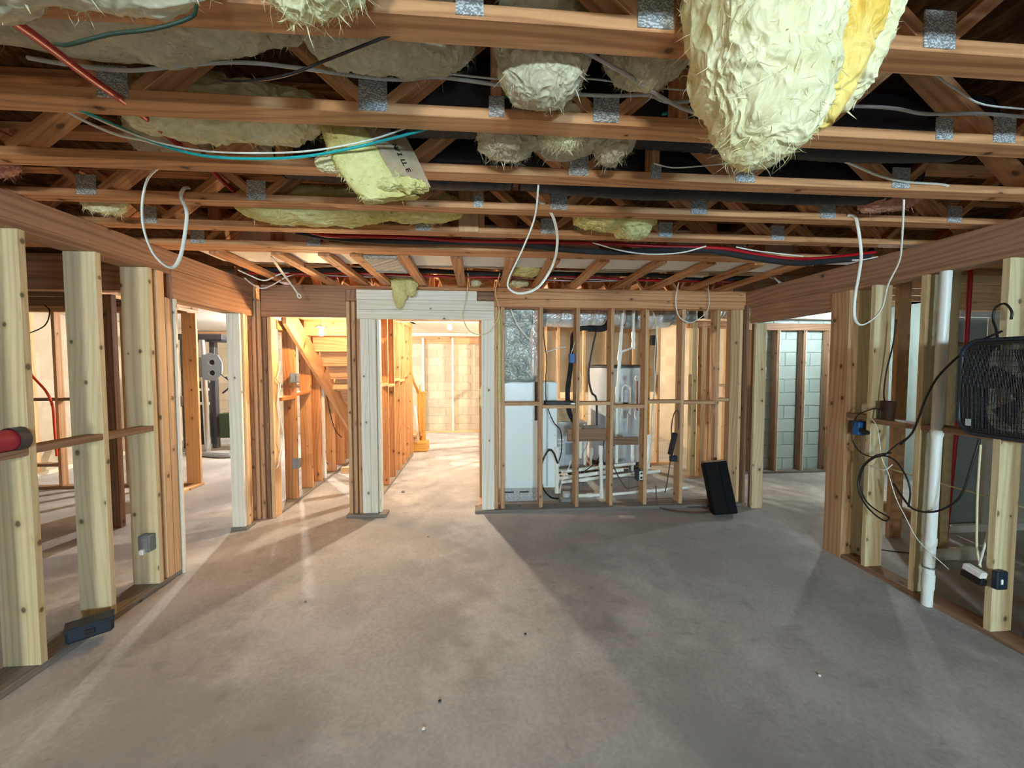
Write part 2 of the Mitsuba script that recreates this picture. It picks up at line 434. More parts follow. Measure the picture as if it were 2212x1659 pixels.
board(P('passage_header'), (-1.284, YA - .032, 2.126), (.163, YA + .01, 2.222), 'wood_pale')
board(P('passage_header'), (-1.25, YA + .012, 2.14), (.12, YA2, 2.43), 'wood_brown')
board(P('header_block'), (-.018, YA - .002, 2.336), (.162, YA + .01, 2.432), 'wood_brown')
board(P('passage_post'), (-1.254, YA - .03, .036), (-1.166, YA + .06, 2.124), 'wood_pale')
board(P('passage_post'), (-1.164, YA - .03, .036), (-1.094, YA + .06, 2.124), 'wood_pale')
board(P('passage_post'), (-1.088, YA - .005, .036), (-1.062, YA2, 2.124), 'wood_pale')
board(P('passage_post'), (.026, YA - .03, .036), (.164, YA + .008, 2.124), 'wood_pale')
board(P('sill_block'), (-1.42, YA - .06, 0), (-1.0, YA2, .034), 'wood_foot', axis=0)
board(P('sill_plate'), (-.05, YA - .045, 0), (3.09, YA + .14, .034), 'wood_foot', axis=0)
board(P('stud'), (.168, YA, .034), (.204, YA2, 2.27), 'wood_stud')
board(P('foam_strip'), (.206, YA + .02, 1.23), (.238, YA2 - .01, 2.24), 'fibre_yellow')
for x, y0 in ((.240, 0), (.666, 0), (1.076, -.014), (1.474, 0), (1.873, 0), (2.300, 0), (2.716, 0)):
    board(P('stud'), (x, YA + y0, .034), (x + .039, YA + .14, 2.27), 'wood_stud')
board(P('corner_stud'), (2.885, YA, .034), (2.985, YA2, 2.27), 'wood_stud')
board(P('corner_stud'), (2.99, YA, .034), (3.028, YA2, 2.27), 'wood_light')
board(P('corner_stud'), (3.035, YA - .05, 0), (3.068, YA2, 2.32), 'wood_brown')
board(P('top_plate'), (.168, YA - .004, 2.272), (3.085, YA + .14, 2.358), 'wood_truss')
board(P('top_plate'), (.166, YA - .008, 2.360), (3.088, YA + .14, 2.438), 'wood_truss')
bl = [(.279, .666, 1.205), (.705, 1.076, 1.172), (1.115, 1.474, 1.205), (1.513, 1.873, 1.168), (1.912, 2.30, 1.218), (2.339, 2.716, 1.205), (2.755, 2.885, 1.235)]
for x0, x1, z in bl:
    board(P('blocking'), (x0, YA + .003, z - .019), (x1, YA + .13, z + .019), 'wood_stud', axis=0)

struct('wall_right', 'framed wall along the right side with a deep brown header')
w = 'wall_right'; X0, X1 = 3.05, 3.19
board(P('sill_plate'), (X0, YB, 0), (X1, 3.26, .034), 'wood_brown')
for y in (-6.2, -5.4, -4.6, -3.8, -3.2, -2.6, -2.2, -1.8, -1.4, -1.0, -.6, -.2, .2, .6, 1.0, 1.36, 1.70, 2.09, 2.52, 2.875):
    board(P('stud'), (X0, y, .034), (X1, y + .038, 2.253), 'wood_yellow')
board(P('corner_post'), (X0 - .006, 3.09, 0), (X1 - .06, 3.26, 2.253), 'wood_stud')
board(P('corner_post'), (X1 - .06, 3.095, 0), (X1 + .06, 3.133, 2.253), 'wood_yellow')
board(P('top_plate'), (X0, YB, 2.253), (X1, 3.3, 2.291), 'wood_beam')
board(P('top_beam'), (X0 - .004, YB, 2.291), (X1, 4.38, 2.466), 'wood_beam')
board(P('header'), (X0, 3.26, 2.11), (X0 + .045, 4.32, 2.291), 'wood_beam')
board(P('header'), (X0 + .09, 3.26, 2.115), (X1, 4.32, 2.291), 'wood_beam')
board(P('jamb_post'), (3.095, 4.27, 0), (3.222, 4.308, 2.105), 'wood_yellow')
board(P('jamb_post'), (3.10, 4.312, 0), (3.20, 4.35, 2.105), 'wood_brown')
for y0, y1, z in ((2.128, 2.52, 1.205), (2.558, 2.875, 1.20), (2.913, 3.09, 1.22), (1.738, 2.09, 1.21)):
    board(P('blocking'), (X0, y0, z - .019), (X1, y1, z + .019), 'wood_brown', axis=1)
board(P('nail_plate'), (3.2, 2.97, .88), (3.24, 3.09, 1.2), 'wood_pale')

# left rooms
struct('wall_gym_side', 'short framed wall beside the exercise room opening')
w = 'wall_gym_side'
board(P('sill_plate'), (-3.86, 5.0, 0), (-3.77, 5.76, .038), 'wood_light')
for y, m in ((5.05, 'wood_stud'), (5.34, 'wood_light'), (5.70, 'wood_light')):
    board(P('stud'), (-3.95, y, .038), (-3.77, y + .038, 2.33), m)
board(P('stud'), (-3.755, 4.27, 0), (-3.598, 4.33, 2.33), 'wood_brown')
board(P('top_plate'), (-3.775, 4.2, 2.33), (-3.77, 5.76, 2.368), 'wood_light', axis=1)
board(P('top_plate'), (-3.86, 4.2, 2.37), (-3.77, 5.76, 2.408), 'wood_stud')
struct('wall_left_back', 'framed wall at the back of the left room')
w = 'wall_left_back'
board(P('sill_plate'), (XL, 5.70, 0), (-3.87, 5.79, .038), 'wood_brown')
for x in (-6.35, -5.98, -5.54, -5.12, -4.71, -4.3):
    board(P('stud'), (x, 5.70, .038), (x + .039, 5.79, 2.33), 'wood_stud')
for x0, x1 in ((-6.311, -5.98), (-5.941, -5.54), (-5.501, -5.12)):
    board(P('blocking'), (x0, 5.70, 1.17), (x1, 5.79, 1.208), 'wood_brown', axis=0)
board(P('blocking'), (-5.941, 5.70, .30), (-5.54, 5.79, .338), 'wood_brown', axis=0)
board(P('top_plate'), (XL, 5.70, 2.33), (-3.87, 5.79, 2.41), 'wood_stud')
board(pk('wall_left_back', 'upper_beam'), (XL, 5.71, 2.41), (-3.87, 5.78, 2.80), 'wood_brown')
struct('trim_7', 'flat brown beam across the left room')
board(pk('trim_7', 'beam'), (XL, 3.42, 2.22), (-2.56, 3.51, 2.50), 'wood_beam')
board(pk('trim_7', 'beam'), (XL, 3.52, 2.30), (-2.56, 3.58, 2.50), 'wood_beam')
struct('trim_1', 'pale furring on the left foundation wall')
w = 'trim_1'
for y in (4.6, 5.4, 6.35, 7.2, 8.0, 8.8):
    board(P('furring_stud'), (XL + .005, y, 0), (XL + .045, y + .06, 2.4), 'wood_light')
board(P('base_strip'), (XL + .005, 4.0, 0), (XL + .05, 9.8, .06), 'wood_pale')
struct('trim_2', 'furring studs on the block wall of the exercise room')
w = 'trim_2'
for x in (-5.62, -5.22, -4.82, -4.42, -4.02):
    board(P('furring_stud'), (x, YF - .11, 0), (x + .04, YF - .02, 2.35), 'wood_light')
board(P('top_plate'), (XL, YF - .11, 2.35), (-2.4, YF - .02, 2.42), 'wood_stud')
board(P('blocking'), (-5.62, YF - .11, 1.15), (-4.02, YF - .03, 1.19), 'wood_brown')

# stair and passage
struct('wall_stair_left', 'stud wall to the left of the stair')
w = 'wall_stair_left'
board(P('sill_plate'), (-2.31, 4.55, 0), (-2.17, 8.2, .038), 'wood_foot')
ys = [4.93, 5.36, 5.66, 5.80, 6.20, 6.62, 7.02, 7.45, 7.85]
for i, y in enumerate(ys):
    board(P('stud'), (-2.31, y, .038), (-2.17, y + .038, 2.33), 'wood_pale' if i == 3 else 'wood_hall')
for y0, y1, z in ((4.60, 4.93, 1.24), (4.97, 5.36, 1.27), (5.84, 6.20, 1.36), (6.24, 6.62, 1.4)):
    board(P('blocking'), (-2.31, y0, z), (-2.17, y1, z + .038), 'wood_hall', axis=1)
board(P('top_plate'), (-2.31, 4.55, 2.33), (-2.17, 8.2, 2.41), 'wood_hall')
board(P('cross_plate'), (-2.30, 4.52, 2.02), (-2.16, 4.92, 2.12), 'wood_hall')
struct('wall_hall_left', 'stud wall along the left of the passage')
w = 'wall_hall_left'
board(P('sill_plate'), (-1.29, 4.5, 0), (-1.20, 7.36, .036), 'wood_foot')
hl = [4.62 + .392 * i for i in range(7)]
for i, y in enumerate(hl):
    board(P('stud'), (-1.29, y, .036), (-1.20, y + .038, 2.3), 'wood_hall' if i % 3 else 'wood_hall')
board(P('stud'), (-1.29, 7.32, .036), (-1.20, 7.358, 2.3), 'wood_hall')
for i in range(len(hl) - 1):
    z = 1.16 if i == 0 else 1.30 + .045 * (i % 2) + .02 * i
    board(P('blocking'), (-1.29, hl[i] + .038, z), (-1.20, hl[i + 1], z + .038), 'wood_hall', axis=1)
board(P('top_plate'), (-1.29, 4.5, 2.3), (-1.20, 7.4, 2.39), 'wood_hall')
struct('wall_hall_right', 'stud wall along the right of the passage')
w = 'wall_hall_right'
board(P('sill_plate'), (.0, 4.56, 0), (.09, 9.78, .036), 'wood_stud')
for i in range(13):
    y = 4.75 + .4064 * i
    board(P('stud'), (.0, y + .06, .036), (.09, y + .098, 2.3), 'wood_light' if i % 2 else 'wood_stud')
    if i < 12: board(P('blocking'), (.0, y + .098, 1.2 + .03 * (i % 2)), (.09, y + .4664, 1.238 + .03 * (i % 2)), 'wood_light', axis=1)
board(P('top_plate'), (.0, 4.56, 2.3), (.09, 9.78, 2.39), 'wood_light')
struct('wall_hall_end', 'pale furring in front of the block wall at the end of the passage')
w = 'wall_hall_end'
for x in (-2.2, -1.37, -.66, .03):
    board(P('furring_stud'), (x, YF - .12, .04), (x + (.09 if x > 0 else .045), YF - .03, 2.30), 'wood_pale' if x < 0 else 'wood_light')
board(P('sill_plate'), (-2.3, YF - .12, 0), (.1, YF - .03, .04), 'wood_light')
board(P('top_plate'), (-2.3, YF - .13, 2.34), (.1, YF - .03, 2.42), 'wood_pale')
board(P('top_plate'), (-2.3, YF - .05, 2.16), (.1, YF - .022, 2.34), 'wood_stud')
struct('trim_3', 'board across the top of the passage carrying its lamp')
board('trim_3__lamp_board', (-1.2, 5.84, 2.262), (0, 5.93, 2.30), 'wood_pale')
board('trim_3__ceiling_panel', (-1.2, 6.2, 2.425), (0, 9.75, 2.437), 'paint_white')
board('trim_3__ceiling_panel_001', (-2.3, 7.9, 2.425), (-1.205, 9.75, 2.437), 'paint_white')
struct('trim_6', 'drywall ceiling of the exercise room')
for i in range(3): board(pk('trim_6', 'ceiling_panel'), (-6.45 + 1.37 * i, 5.85, 2.425), (-5.09 + 1.37 * i, 9.75, 2.437), 'paint_white')

# utility room back wall with drywall backs
struct('wall_utility_back', 'framed wall behind the utility room with tan drywall backs on its upper half')
w = 'wall_utility_back'
for x0, x1 in ((.15, 1.02), (1.03, 1.24), (1.285, 2.05), (2.06, 2.94)):
    board(P('drywall_sheet'), (x0, 6.40, 1.20), (x1, 6.413, 2.42), 'drywall_back', axis=2)
board(P('sill_plate'), (.15, 6.30, 0), (3.3, 6.39, .038), 'wood_stud')
for i, x in enumerate((.2, .62, 1.04, 1.245, 1.66, 2.07, 2.48, 2.90)):
    board(P('stud'), (x, 6.30, .038), (x + .039, 6.39, 2.33), 'wood_stud' if i == 3 else 'wood_light')
board(P('top_plate'), (.15, 6.30, 2.33), (3.3, 6.39, 2.41), 'wood_light')
struct('trim_4', 'orange furring studs on the warm block wall behind the utility room')
w = 'trim_4'
for x in (1.1, 1.7, 2.3, 2.9, 3.5, 3.9):
    board(P('furring_stud'), (x, YF - .11, 0), (x + .14, YF - .02, 2.4), 'wood_stud')
struct('wall_utility_right', 'stud wall right of the utility room')
w = 'wall_utility_right'
board(P('sill_plate'), (2.98, 5.5, 0), (3.85, 5.59, .038), 'wood_stud')
for x, m in ((3.03, 'wood_yellow'), (3.17, 'wood_stud'), (3.29, 'wood_light'), (3.55, 'wood_light'), (3.81, 'wood_stud')):
    board(P('stud'), (x, 5.5, .038), (x + (.08 if x < 3.2 else .05), 5.59, 2.25), m)
board(P('top_plate'), (2.98, 5.5, 2.17), (3.85, 5.59, 2.27), 'wood_truss')
board(P('blocking'), (3.34, 5.5, 1.33), (3.81, 5.59, 1.368), 'wood_light', axis=0)

# right room
struct('trim_5', 'furring studs and plates on the bluish block wall')
w = 'trim_5'
for x in (4.03, 4.43, 4.85, 5.245, 5.66):
    board(P('furring_stud'), (x, 5.65, .034), (x + .038, 5.755, 2.16), 'wood_brown')
    board(P('stud_edge'), (x + .04, 5.65, .034), (x + .055, 5.755, 2.16), 'wood_pale')
board(P('sill_plate'), (3.86, 5.65, 0), (6.0, 5.755, .034), 'wood_foot')
board(P('top_plate'), (3.86, 5.65, 2.16), (6.0, 5.755, 2.26), 'wood_brown')
struct('wall_right_inner', 'far partition of the right room')
w = 'wall_right_inner'
board(P('sill_plate'), (4.52, 3.62, 0), (4.61, 4.3, .09), 'wood_brown')
for y, m in ((3.62, 'wood_yellow'), (4.0, 'wood_stud'), (4.22, 'wood_stud')):
    board(P('stud'), (4.52, y, .09), (4.61, y + .04, 2.42), m)
for i in range(4):
    board(P('header_plank'), (4.3, 3.50, 2.16 + .085 * i), (6.0, 3.54, 2.241 + .085 * i), 'wood_light')
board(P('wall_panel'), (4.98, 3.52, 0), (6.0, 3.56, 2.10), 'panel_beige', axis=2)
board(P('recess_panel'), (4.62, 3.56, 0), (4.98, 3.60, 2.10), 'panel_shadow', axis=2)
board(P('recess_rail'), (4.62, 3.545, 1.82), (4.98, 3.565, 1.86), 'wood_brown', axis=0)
board(P('head_trim'), (4.60, 3.495, 2.10), (6.0, 3.53, 2.155), 'paint_white')
board(P('base_trim'), (4.55, 3.47, .0), (6.0, 3.52, .07), 'paint_white')

# ------------------------------------------------------------------ floor trusses
ZC, TH = 2.5, .038
NODES = [.46 + .81 * k for k in range(-7, 7)]
def truss(y, label, x0=-5.4, x1=5.4, verts=(), plates=(), group='floor trusses overhead', webs=True, mat='wood_truss'):
    k = thing('floor_truss', label, 'floor truss', group)
    board(pk(k, 'bottom_chord'), (x0, y, ZC), (x1, y + .089, ZC + TH), mat)
    board(pk(k, 'top_chord'), (x0, y, 2.818), (x1, y + .089, 2.856), mat)
    yc = y + .0445
    for n in NODES:
        if not x0 + .3 < n < x1 - .3: continue
        if webs:
            for s in (-1, 1):
                beam(pk(k, 'web'), (n + s * .03, yc, ZC + TH - .004), (n + s * .37, yc, 2.822), .038, .087, mat, hint=(0, 1, 0))
    for x in verts:
        board(pk(k, 'post'), (x - .019, y + .002, ZC + TH), (x + .019, y + .087, 2.818), mat)
    for x, wd in plates:
        board(pk(k, 'gusset_plate'), (x - wd / 2, y - .004, ZC + .006), (x + wd / 2, y + .001, ZC + .006 + min(.1, .03 + wd * .75)), 'galvanised', axis=0, bev=.0005)
    return k
gp = lambda *xs: [(x, .095) for x in xs]
for y, nm in ((-2.6, 'sixth'), (-2.0, 'fifth'), (-1.4, 'fourth'), (-.8, 'third'), (-.2, 'second'), (.24, 'first')):
    truss(y, f'{nm} floor truss behind or above the viewer counting back from the picture', group='trusses above and behind the viewer', webs=y > -.5)
truss(.645, 'floor truss above the upper edge of the picture, holding the big yellow insulation roll')
truss(1.05, 'nearest floor truss across the top of the photo, its chord behind the big insulation roll', plates=[(-.02, .07)] + gp(1.27, .46), verts=(-.02,))
truss(1.455, 'second floor truss from the viewer, grey cable running along it above the teal cable', plates=gp(-1.19, -.36, .46, 2.06) + [(.065, .055), (1.80, .07)], verts=(.065, .75))
truss(1.86, 'third floor truss from the viewer, behind the hanging insulation batt with paper facing', plates=gp(-2.02, .46, 1.27, 2.08) + [(.83, .05)], verts=(.83, -.86))
truss(2.265, 'fourth floor truss from the viewer, just beyond the black ducts', plates=gp(-2.0, -1.17, .45, 1.27, 2.07, 2.9) + [(.0, .05)], verts=(.0,))
truss(2.68, 'fifth floor truss from the viewer, below the long yellow insulation strip', plates=gp(-2.02, -1.2, -.36, .46, 1.27, 2.08), verts=(.02,))
board(pk('floor_truss', 'scab') if False else 'floor_truss_011__post_009', (-.13, 2.655, 2.5), (-.0, 2.678, 2.82), 'wood_stud', axis=2)
truss(3.08, 'doubled floor truss behind the black foam pipe, its front ply', plates=gp(-2.0, -1.2, 2.08), group='doubled truss over the far end')
truss(3.172, 'doubled floor truss behind the black foam pipe, its rear ply', group='doubled truss over the far end')

ORD = ['first', 'second', 'third', 'fourth', 'fifth', 'sixth', 'seventh', 'eighth', 'ninth', 'tenth', 'eleventh', 'twelfth', 'thirteenth', 'fourteenth']
JX = [-2.0, -1.55, -1.20, -.96, -.60, -.18, .27, .62, 1.03, 1.52, 1.95, 2.38, 2.76]
for i, x in enumerate(JX):
    k = thing('short_floor_truss', f'{ORD[i]} from the left of the short trusses above the far wall', 'floor truss', 'short trusses running away above the far wall')
    board(pk(k, 'bottom_chord'), (x - .0445, 3.262, 2.482), (x + .0445, 6.6, 2.52), 'wood_truss')
    board(pk(k, 'top_chord'), (x - .0445, 3.262, 2.818), (x + .0445, 6.6, 2.856), 'wood_truss')
    board(pk(k, 'post'), (x - .043, 3.262, 2.52), (x + .043, 3.30, 2.818), 'wood_truss')
    for n in (4.56, 5.4):
        for s in (-1, 1):
            beam(pk(k, 'web'), (x, n + s * .03, 2.517), (x, n + s * .39, 2.822), .038, .085, 'wood_truss', hint=(1, 0, 0))
# left and right rooms: joists of their own
for i, y in enumerate((3.6, 4.0, 4.41, 4.81, 5.22)):
    k = thing('ceiling_joist', f'{ORD[i]} ceiling joist of the left rooms counted from the near side', 'joist', 'joists over the left rooms')
    put(k, bx((XL, y, 2.45), (-2.52, y + .04, 2.66)), 'wood_brown')
for i, y in enumerate((3.6, 4.01, 4.42, 4.82, 5.23)):
    k = thing('ceiling_joist', f'{ORD[i]} ceiling joist of the right room counted from the near side', 'joist', 'joists over the right room')
    put(k, bx((3.2, y, 2.47), (XR, y + .04, 2.68)), 'wood_brown')

# ------------------------------------------------------------------ insulation
def fluff(center, half, seed, sub=5, amp=.18, box=2.6, taper=0.0, lean=(0, 0), ridge=1.0, yaw=0.0, sag=0.0):
    m = trimesh.creation.icosphere(subdivisions=sub)
    v = np.array(m.vertices)
    e = 2.0 / box
    q = np.sign(v) * np.abs(v) ** e
    q /= (np.abs(q) ** box).sum(1, keepdims=True) ** (1 / box)
    nrm = v / np.linalg.norm(v, axis=1, keepdims=True)
    t = (1 - q[:, 2]) / 2
    q[:, 0] *= 1 - taper * t ** 1.4; q[:, 1] *= 1 - .6 * taper * t ** 1.4
    h = np.array(half)
    p = q * h
    p[:, 2] -= sag * (p[:, 0] / h[0]) ** 2 * -1 - 0
    p[:, 0] += lean[0] * t; p[:, 1] += lean[1] * t
    s = h.mean()
    f = 1 / s
    w = np.stack([meshkit.fbm(p * f * 2.0 + 11.3 * seed, 2, seed + k) for k in range(3)], 1) - .5
    pw = p * f + .7 * w
    d = (meshkit.fbm(pw * 1.3 + seed * 3.1, 3, seed) - .5) * 1.3
    r1 = 1 - np.abs(2 * meshkit.noise(pw * np.array([3.2, 3.2, 2.2]) + seed, seed + 5) - 1)
    r2 = 1 - np.abs(2 * meshkit.noise(pw * np.array([7.5, 7.5, 4.5]) + seed, seed + 9) - 1)
    r3 = meshkit.noise(pw * np.array([18., 18., 9.]) + seed, seed + 12)
    d = d + ridge * (.26 * (r1 ** 1.5 - .45) + .20 * (r2 ** 1.5 - .45) + .13 * (r3 - .5) + .06 * (meshkit.noise(pw * np.array([44., 44., 15.]) + seed, seed + 14) - .5))
    p = p + nrm * (d * amp * s)[:, None]
    if yaw: p = p @ trimesh.transformations.rotation_matrix(yaw, [0, 0, 1])[:3, :3].T
    return trimesh.Trimesh(p + np.array(center), m.faces, process=False)

def hairs(m, n, length, seed, down=.4):
    r = np.random.default_rng(seed)
    fi = r.integers(0, len(m.faces), n)
    c = m.triangles_center[fi]; nn = m.face_normals[fi]
    V, Fc = [], []
    for p, q in zip(c, nn):
        L = length * (.3 + r.random())
        d = q + r.normal(0, .6, 3) + np.array([0, 0, -down]); d /= np.linalg.norm(d)
        s = np.cross(d, r.normal(0, 1, 3)); s /= np.linalg.norm(s)
        wd = .0012 + .0018 * r.random()
        bend = r.normal(0, .25, 3) * L
        i = len(V)
        a = p - q * .004
        V += [a - s * wd, a + s * wd, a + d * L * .55 + bend * .4 - s * wd * .6, a + d * L * .55 + bend * .4 + s * wd * .6, a + d * L + bend]
        Fc += [[i, i + 1, i + 3], [i, i + 3, i + 2], [i + 2, i + 3, i + 4]]
    return trimesh.Trimesh(np.array(V), np.array(Fc), process=False)

def insulation(name, label, pieces, mat, group=None, hair=160, hl=.03, catg='insulation'):
    k = thing(name, label, catg, group)
    ms = [fluff(**p) for p in pieces]
    for m in ms: put(pk(k, 'fibre_body'), m, mat, smooth=True)
    m = cat(*ms)
    if hair:
        h = cat(hairs(m, hair, hl, 5 + len(scene)), fuzz(m, hair * 3, .045, 9 + len(scene), .0006))
        kk = put(pk(k, 'loose_fibres'), h, mat)
        labels[kk] = {'kind': 'stuff'}
    return k

def fuzz(m, n, length, seed, w=.0009):
    r = np.random.default_rng(seed)
    fi = r.integers(0, len(m.faces), n)
    c = m.triangles_center[fi]; q = m.face_normals[fi]
    g = r.normal(0, 1, (n, 3)) + np.array([0, 0, -1.2]); t = g - q * (g * q).sum(1, keepdims=True); t /= np.linalg.norm(t, axis=1, keepdims=True)
    b = np.cross(q, t); L = length * (.4 + r.random((n, 1))); k = r.normal(0, .35, (n, 1)); lift = .001 + .004 * r.random((n, 1))
    p0, p1, p2 = c - q * .001, c + t * L * .5 + b * L * k * .3 + q * lift, c + t * L + b * L * k + q * lift * .3
    V = np.stack([p0 - b * w, p0 + b * w, p1 - b * w, p1 + b * w, p2], 1).reshape(-1, 3)
    o = np.arange(n)[:, None] * 5
    Fc = np.concatenate([o + [0, 1, 3], o + [0, 3, 2], o + [2, 3, 4]])
    return trimesh.Trimesh(V, Fc, process=False)

# big roll of batt hanging at the upper right
k = insulation('insulation_roll', 'big pale yellow fluffy insulation batt hanging folded from the nearest bay, upper right', [
    dict(center=(.665, .93, 2.46), half=(.195, .15, .34), seed=3, sub=7, amp=.16, box=2.4, taper=.34, lean=(.03, .02), ridge=1.2)], 'fibre_pale', hair=550, hl=.02)
m = fluff(center=(.885, .95, 2.48), half=(.105, .13, .26), seed=8, sub=6, amp=.2, box=2.5, taper=.45, lean=(-.05, 0), ridge=1.5)
kk = put(pk(k, 'exposed_core'), m, 'fibre_core', smooth=True); labels[kk] = {'label': 'deep yellow torn core of the batt'}
m = fluff(center=(1.005, 1.0, 2.51), half=(.055, .12, .22), seed=9, sub=6, amp=.2, box=2.4, taper=.3, lean=(-.07, 0), ridge=1.3)
kk = put(pk(k, 'outer_fold'), m, 'fibre_pale', smooth=True)
kk = put(pk(k, 'loose_fibres'), hairs(m, 200, .022, 91), 'fibre_pale'); labels[kk] = {'kind': 'stuff'}
INS = 'loose insulation in the truss bays'
insulation('insulation_batt', 'pale batt edge at the top of the photo just left of the big roll', [dict(center=(.33, .86, 2.60), half=(.14, .13, .085), seed=4, sub=6, amp=.2)], 'fibre_pale', INS)
insulation('insulation_batt', 'ragged pale insulation tuft hanging at the top left edge of the photo', [dict(center=(-.36, .92, 2.53), half=(.15, .10, .125), seed=5, sub=6, amp=.3, taper=.25)], 'fibre_pale', INS, hair=350)
insulation('insulation_batt', 'long dusty grey batt filling the bay at the upper left', [dict(center=(-1.22, 1.27, 2.69), half=(.68, .115, .12), seed=6, sub=6, amp=.2, box=4)], 'fibre_dusty', INS)
insulation('insulation_batt', 'dusty batt at the extreme upper left beside the red pipe', [dict(center=(-1.17, .895, 2.54), half=(.60, .11, .17), seed=16, sub=6, amp=.2, box=4)], 'fibre_dusty', INS)
insulation('insulation_batt', 'dusty grey batt end above the black wire, left of centre at the top', [dict(center=(-.27, 1.28, 2.665), half=(.26, .115, .12), seed=7, sub=6, amp=.25, box=3)], 'fibre_dusty', INS)
insulation('insulation_batt', 'rounded dusty batt bulging down beside the short white tie at top centre', [dict(center=(.205, 1.28, 2.62), half=(.155, .115, .165), seed=10, sub=6, amp=.22, box=2.6, taper=.2)], 'fibre_dusty', INS)
insulation('insulation_batt', 'dusty wedge of batt behind the diagonal grey cable', [dict(center=(.57, 1.27, 2.665), half=(.185, .115, .14), seed=11, sub=6, amp=.22, box=2.6, taper=.35, lean=(-.05, 0))], 'fibre_dusty', INS)
insulation('insulation_batt', 'cream batt sagging under the second truss at the left, above the teal cable', [dict(center=(-.98, 1.70, 2.62), half=(.36, .11, .095), seed=12, sub=6, amp=.28, box=3)], 'fibre_pale', INS)
insulation('insulation_batt', 'ragged batt remnants hanging under the second truss near the middle', [
    dict(center=(.12, 1.69, 2.585), half=(.14, .10, .10), seed=13, sub=5, amp=.4, taper=.3), dict(center=(.36, 1.70, 2.60), half=(.16, .10, .07), seed=14, sub=5, amp=.4),
    dict(center=(.56, 1.70, 2.585), half=(.11, .10, .09), seed=15, sub=5, amp=.42, taper=.5)], 'fibre_dusty', INS, hair=400)
insulation('insulation_tuft', 'bright pale tuft poking from the batt remnants under the second truss', [dict(center=(.335, 1.61, 2.535), half=(.075, .05, .035), seed=17, sub=5, amp=.35)], 'fibre_pale', INS)
insulation('insulation_tuft', 'small cream tuft sitting on the second truss chord beside the white tie', [dict(center=(.335, 1.50, 2.565), half=(.045, .03, .028), seed=18, sub=4, amp=.4)], 'fibre_pale', INS, hair=60)
insulation('insulation_tuft', 'little cream tuft on the second truss chord left of the white tie', [dict(center=(.25, 1.52, 2.56), half=(.045, .03, .02), seed=19, sub=4, amp=.4)], 'fibre_pale', INS, hair=40)
insulation('insulation_batt', 'long yellow batt sagging under the fourth bay, left of the middle', [dict(center=(-.95, 2.49, 2.565), half=(.44, .13, .10), seed=20, sub=6, amp=.16, box=2.6), dict(center=(-.36, 2.49, 2.58), half=(.27, .12, .075), seed=21, sub=6, amp=.2, box=2.6)], 'fibre_yellow', INS)
insulation('insulation_batt', 'yellow crumpled batt hanging in the fourth bay right of the white middle loop', [dict(center=(.86, 2.50, 2.55), half=(.27, .11, .06), seed=22, sub=6, amp=.25), dict(center=(.98, 2.52, 2.495), half=(.13, .08, .055), seed=23, sub=5, amp=.4, taper=.4)], 'fibre_yellow', INS)
insulation('insulation_batt', 'yellow batt piece tucked between the short trusses right of the middle', [dict(center=(.44, 3.82, 2.56), half=(.15, .16, .07), seed=24, sub=5, amp=.3)], 'fibre_yellow', INS)
insulation('insulation_batt', 'greenish yellow torn batt hanging in front of the passage header', [dict(center=(-.80, 4.27, 2.44), half=(.11, .05, .20), seed=25, sub=6, amp=.3, taper=.62, lean=(-.02, .02)), dict(center=(-.70, 4.25, 2.45), half=(.065, .05, .10), seed=26, sub=5, amp=.4, taper=.3)], 'fibre_yellow', INS, hair=300)
insulation('insulation_batt', 'small cream tuft wedged above the left beam', [dict(center=(-2.1, 2.48, 2.54), half=(.12, .06, .05), seed=27, sub=5, amp=.35, taper=.3)], 'fibre_pale', INS)
insulation('insulation_batt', 'pink brown batt scrap at the left edge above the beam', [dict(center=(-2.24, 2.03, 2.55), half=(.14, .08, .055), seed=28, sub=5, amp=.35)], 'fibre_pink', INS)
insulation('insulation_batt', 'pinkish torn batt at the right end of the black ducts', [dict(center=(2.38, 2.13, 2.58), half=(.16, .08, .065), seed=29, sub=5, amp=.35, lean=(-.1, 0))], 'fibre_pink', INS)
insulation('insulation_batt', 'dusty batt over the black ducts behind the left cable loop', [dict(center=(-1.2, 2.10, 2.72), half=(.42, .12, .10), seed=30, sub=6, amp=.25, box=3.5)], 'fibre_dusty', INS)
insulation('insulation_tuft', 'cream fibre wad on the far wall plate left of the middle cable loop', [dict(center=(-.03, 4.3, 2.50), half=(.05, .06, .025), seed=31, sub=4, amp=.4)], 'fibre_pale', INS, hair=40)
insulation('insulation_tuft', 'cream fibre wad on the far wall plate behind the middle cable loop', [dict(center=(.42, 4.28, 2.505), half=(.1, .06, .03), seed=32, sub=4, amp=.4)], 'fibre_pale', INS, hair=60)

